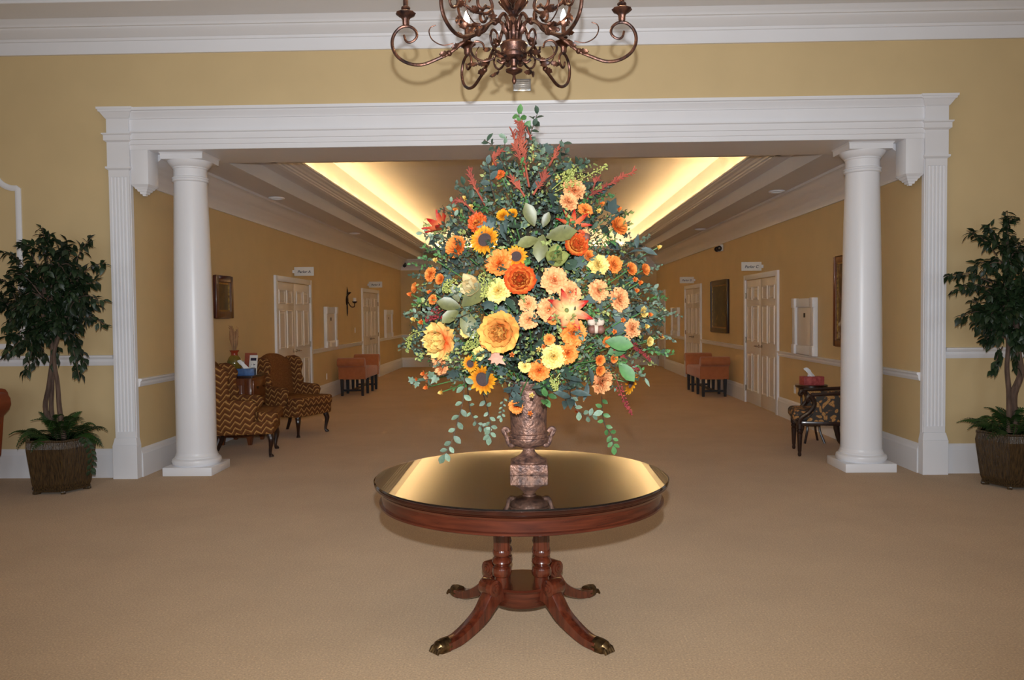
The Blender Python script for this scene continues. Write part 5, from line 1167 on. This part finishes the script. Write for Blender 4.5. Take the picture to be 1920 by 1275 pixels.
# the mass of leaves: larger leaves on the dome, fine foliage filling it
def dome_pt(fr_lo, fr_hi, front=0.72):
    while True:
        z = R.uniform(1.22, 2.42); Rz = RE(z)
        if R.random() < Rz / 0.65: break
    a = R.uniform(-PI, PI) if R.random() > front else R.uniform(-PI, 0); f = R.uniform(fr_lo, fr_hi)
    return Vector((Rz * f * math.cos(a), 0.80 * Rz * f * math.sin(a), z))
for k in range(330):
    p = dome_pt(0.72, 0.95, 0.8); o = face_dir(p) if p.y < 0.1 else Vector((p.x, p.y, 0)).normalized(); kind, m, s = R.choice((('ivy', 'leaf_slate', 0.085), ('lance', 'leaf_slate', 0.11), ('oval', 'leaf_slate', 0.085), ('oval', 'leaf_deep', 0.075), ('lobed', 'leaf_slate', 0.095), ('oval', 'leaf_sage', 0.06), ('lance', 'leaf_deep', 0.09)))
    leaf(kind, m, p, rv() + o * 0.5 + Vector((0, 0, -0.25)), o + rv() * 0.55, s * R.uniform(.75, 1.2))
for k in range(9500):
    p = dome_pt(0.35, 1.0, 0.7); o = Vector((p.x, p.y, 0.1)).normalized(); m = R.choices(('leaf_deep', 'leaf_slate', 'leaf_sage', 'leaf_lime', 'leaf_fresh'), (4, 3, 3.4, 2.6, 1.8))[0]
    leaf('tiny', m, p, rv() + o * 0.8, o + rv() * 0.8, R.uniform(0.014, 0.03))
# twiggy sprays that carry clumps of fine foliage out past the blooms
for k in range(150):
    p = dome_pt(0.9, 1.0, 0.75); o = (Vector((p.x, p.y, 0)).normalized() + Vector((0, 0, (p.z - 1.6) * 0.9)) + rv() * 0.4).normalized(); ln = R.uniform(0.05, 0.12); m = R.choice(('leaf_sage', 'leaf_deep', 'leaf_lime', 'leaf_sage', 'leaf_fresh'))
    vine_stems.tube([p - o * 0.12, p, p + o * ln], 0.0016, 4)
    for q in range(16): leaf('tiny', m, p + o * ln * q / 15 + rv() * 0.008, o * 0.6 + rv(), rv() + Vector((0, -1, 0.5)), R.uniform(0.016, 0.03))
for m, l in bulkl.items(): bulk_obj('foliage', l, M[m], fa)
st_ = MB()
for a, b, c in stems: st_.tube([a, b, c], 0.0028, 5)
stuff(st_.obj('flower_stems', M['leaf_fresh'], fa)); stuff(vine_stems.obj('vine_stems', M['twig'], fa))
# the foam heart that holds the stems
MB().lathe([(0, 1.22), (0.085, 1.22), (0.11, 1.30), (0.2, 1.40), (0.26, 1.6), (0.22, 1.85), (0.12, 2.1), (0.03, 2.3), (0, 2.32)], 20).obj('moss_core', M['soil'], fa)
# rust plumes
def plume(pts, n=60, sp=0.02, lab='plume'):
    P = [Vector((onY(px, py, AY - yy).x - AX, -yy, onY(px, py, AY - yy).z)) for px, py, yy in pts]; p = catmull(P, 8); b = MB(); b.tube(p, [0.0055 - 0.003 * i / len(p) for i in range(len(p))], 6)
    for k in range(n):
        f = R.uniform(0.3, 1.0); i = f * (len(p) - 1); q = p[int(i)].lerp(p[min(len(p) - 1, int(i) + 1)], i % 1); t = (p[min(len(p) - 1, int(i) + 1)] - p[max(0, int(i) - 1)]).normalized()
        d = (rv() * 0.8 + t).normalized() * R.uniform(.7, 1.4) * sp; b.tube([q, q + d * 0.6, q + d], [0.0018, 0.0036, 0.0008], 5)
    b.obj('rust_plume', M['plume'], fa)
for pts, n, sp in (([(992, 350, .28), (985, 310, .22), (978, 270, .16), (976, 238, .10)], 110, 0.036), ([(985, 335, .26), (976, 300, .2), (968, 275, .16), (962, 248, .12)], 50, 0.034), ([(1000, 365, .3), (1012, 345, .28), (1022, 328, .26)], 60, 0.03), ([(985, 370, .3), (972, 350, .28), (962, 336, .26)], 55, 0.03),
                   ([(1092, 385, .25), (1112, 362, .2), (1140, 346, .16), (1194, 318, .10)], 90, 0.026), ([(1110, 365, .2), (1115, 345, .18), (1120, 335, .16)], 30, 0.022), ([(910, 385, .28), (890, 350, .22), (880, 322, .2)], 50, 0.026), ([(890, 400, .28), (868, 378, .2), (852, 376, .18)], 40, 0.022),
                   ([(1000, 300, .18), (996, 262, .1), (984, 236, .06), (970, 229, .04)], 30, 0.022), ([(930, 310, .2), (925, 296, .18), (938, 283, .16)], 30, 0.024), ([(1030, 310, .2), (1040, 292, .16), (1046, 280, .14)], 26, 0.024)):
    plume(pts, n, sp)
# berry sprays
def berries(pts, n, r, m, sp=0.012):
    P = [Vector((onY(px, py, AY - yy).x - AX, -yy, onY(px, py, AY - yy).z)) for px, py, yy in pts]; p = catmull(P, 6); b = MB(); b.tube(p, 0.002, 5)
    for k in range(n):
        f = R.uniform(0.25, 1.0); i = f * (len(p) - 1); q = p[int(i)].lerp(p[min(len(p) - 1, int(i) + 1)], i % 1) + rv() * sp * (1.25 - f * 0.8); b.ball(q, r * R.uniform(.7, 1.15), 6, 4)
    b.obj('berry_spray', M[m], fa)
for pts, n, r, m, sp in (([(1168, 640, .3), (1192, 650, .26), (1220, 676, .22)], 90, 0.0042, 'berry', 0.016), ([(1138, 645, .38), (1158, 658, .36), (1172, 672, .34)], 50, 0.0038, 'berry', 0.013), ([(1152, 700, .34), (1168, 745, .3), (1184, 776, .28)], 80, 0.0042, 'berry', 0.014),
                         ([(830, 582, .34), (815, 590, .3), (800, 600, .28)], 90, 0.0052, 'berry', 0.03), ([(1040, 360, .3), (1080, 340, .26), (1140, 310, .2)], 80, 0.0045, 'berry_y', 0.03), ([(1035, 355, .3), (1062, 332, .28), (1075, 318, .26)], 80, 0.006, 'berry_y', 0.035),
                         ([(900, 620, .46), (890, 640, .46), (872, 652, .44)], 120, 0.0045, 'berry_y', 0.03), ([(860, 540, .46), (845, 535, .44), (835, 545, .42)], 100, 0.0045, 'berry_y', 0.035), ([(900, 520, .48), (912, 530, .48), (905, 560, .48)], 90, 0.0045, 'berry_y', 0.03),
                         ([(795, 620, .3), (770, 630, .26), (763, 660, .24)], 50, 0.0045, 'berry_y', 0.02), ([(1050, 700, .42), (1040, 715, .42), (1042, 730, .42)], 70, 0.0042, 'berry_y', 0.025), ([(1165, 700, .3), (1185, 690, .28), (1200, 694, .26)], 40, 0.004, 'berry', 0.018)):
    berries(pts, n, r, m, sp)
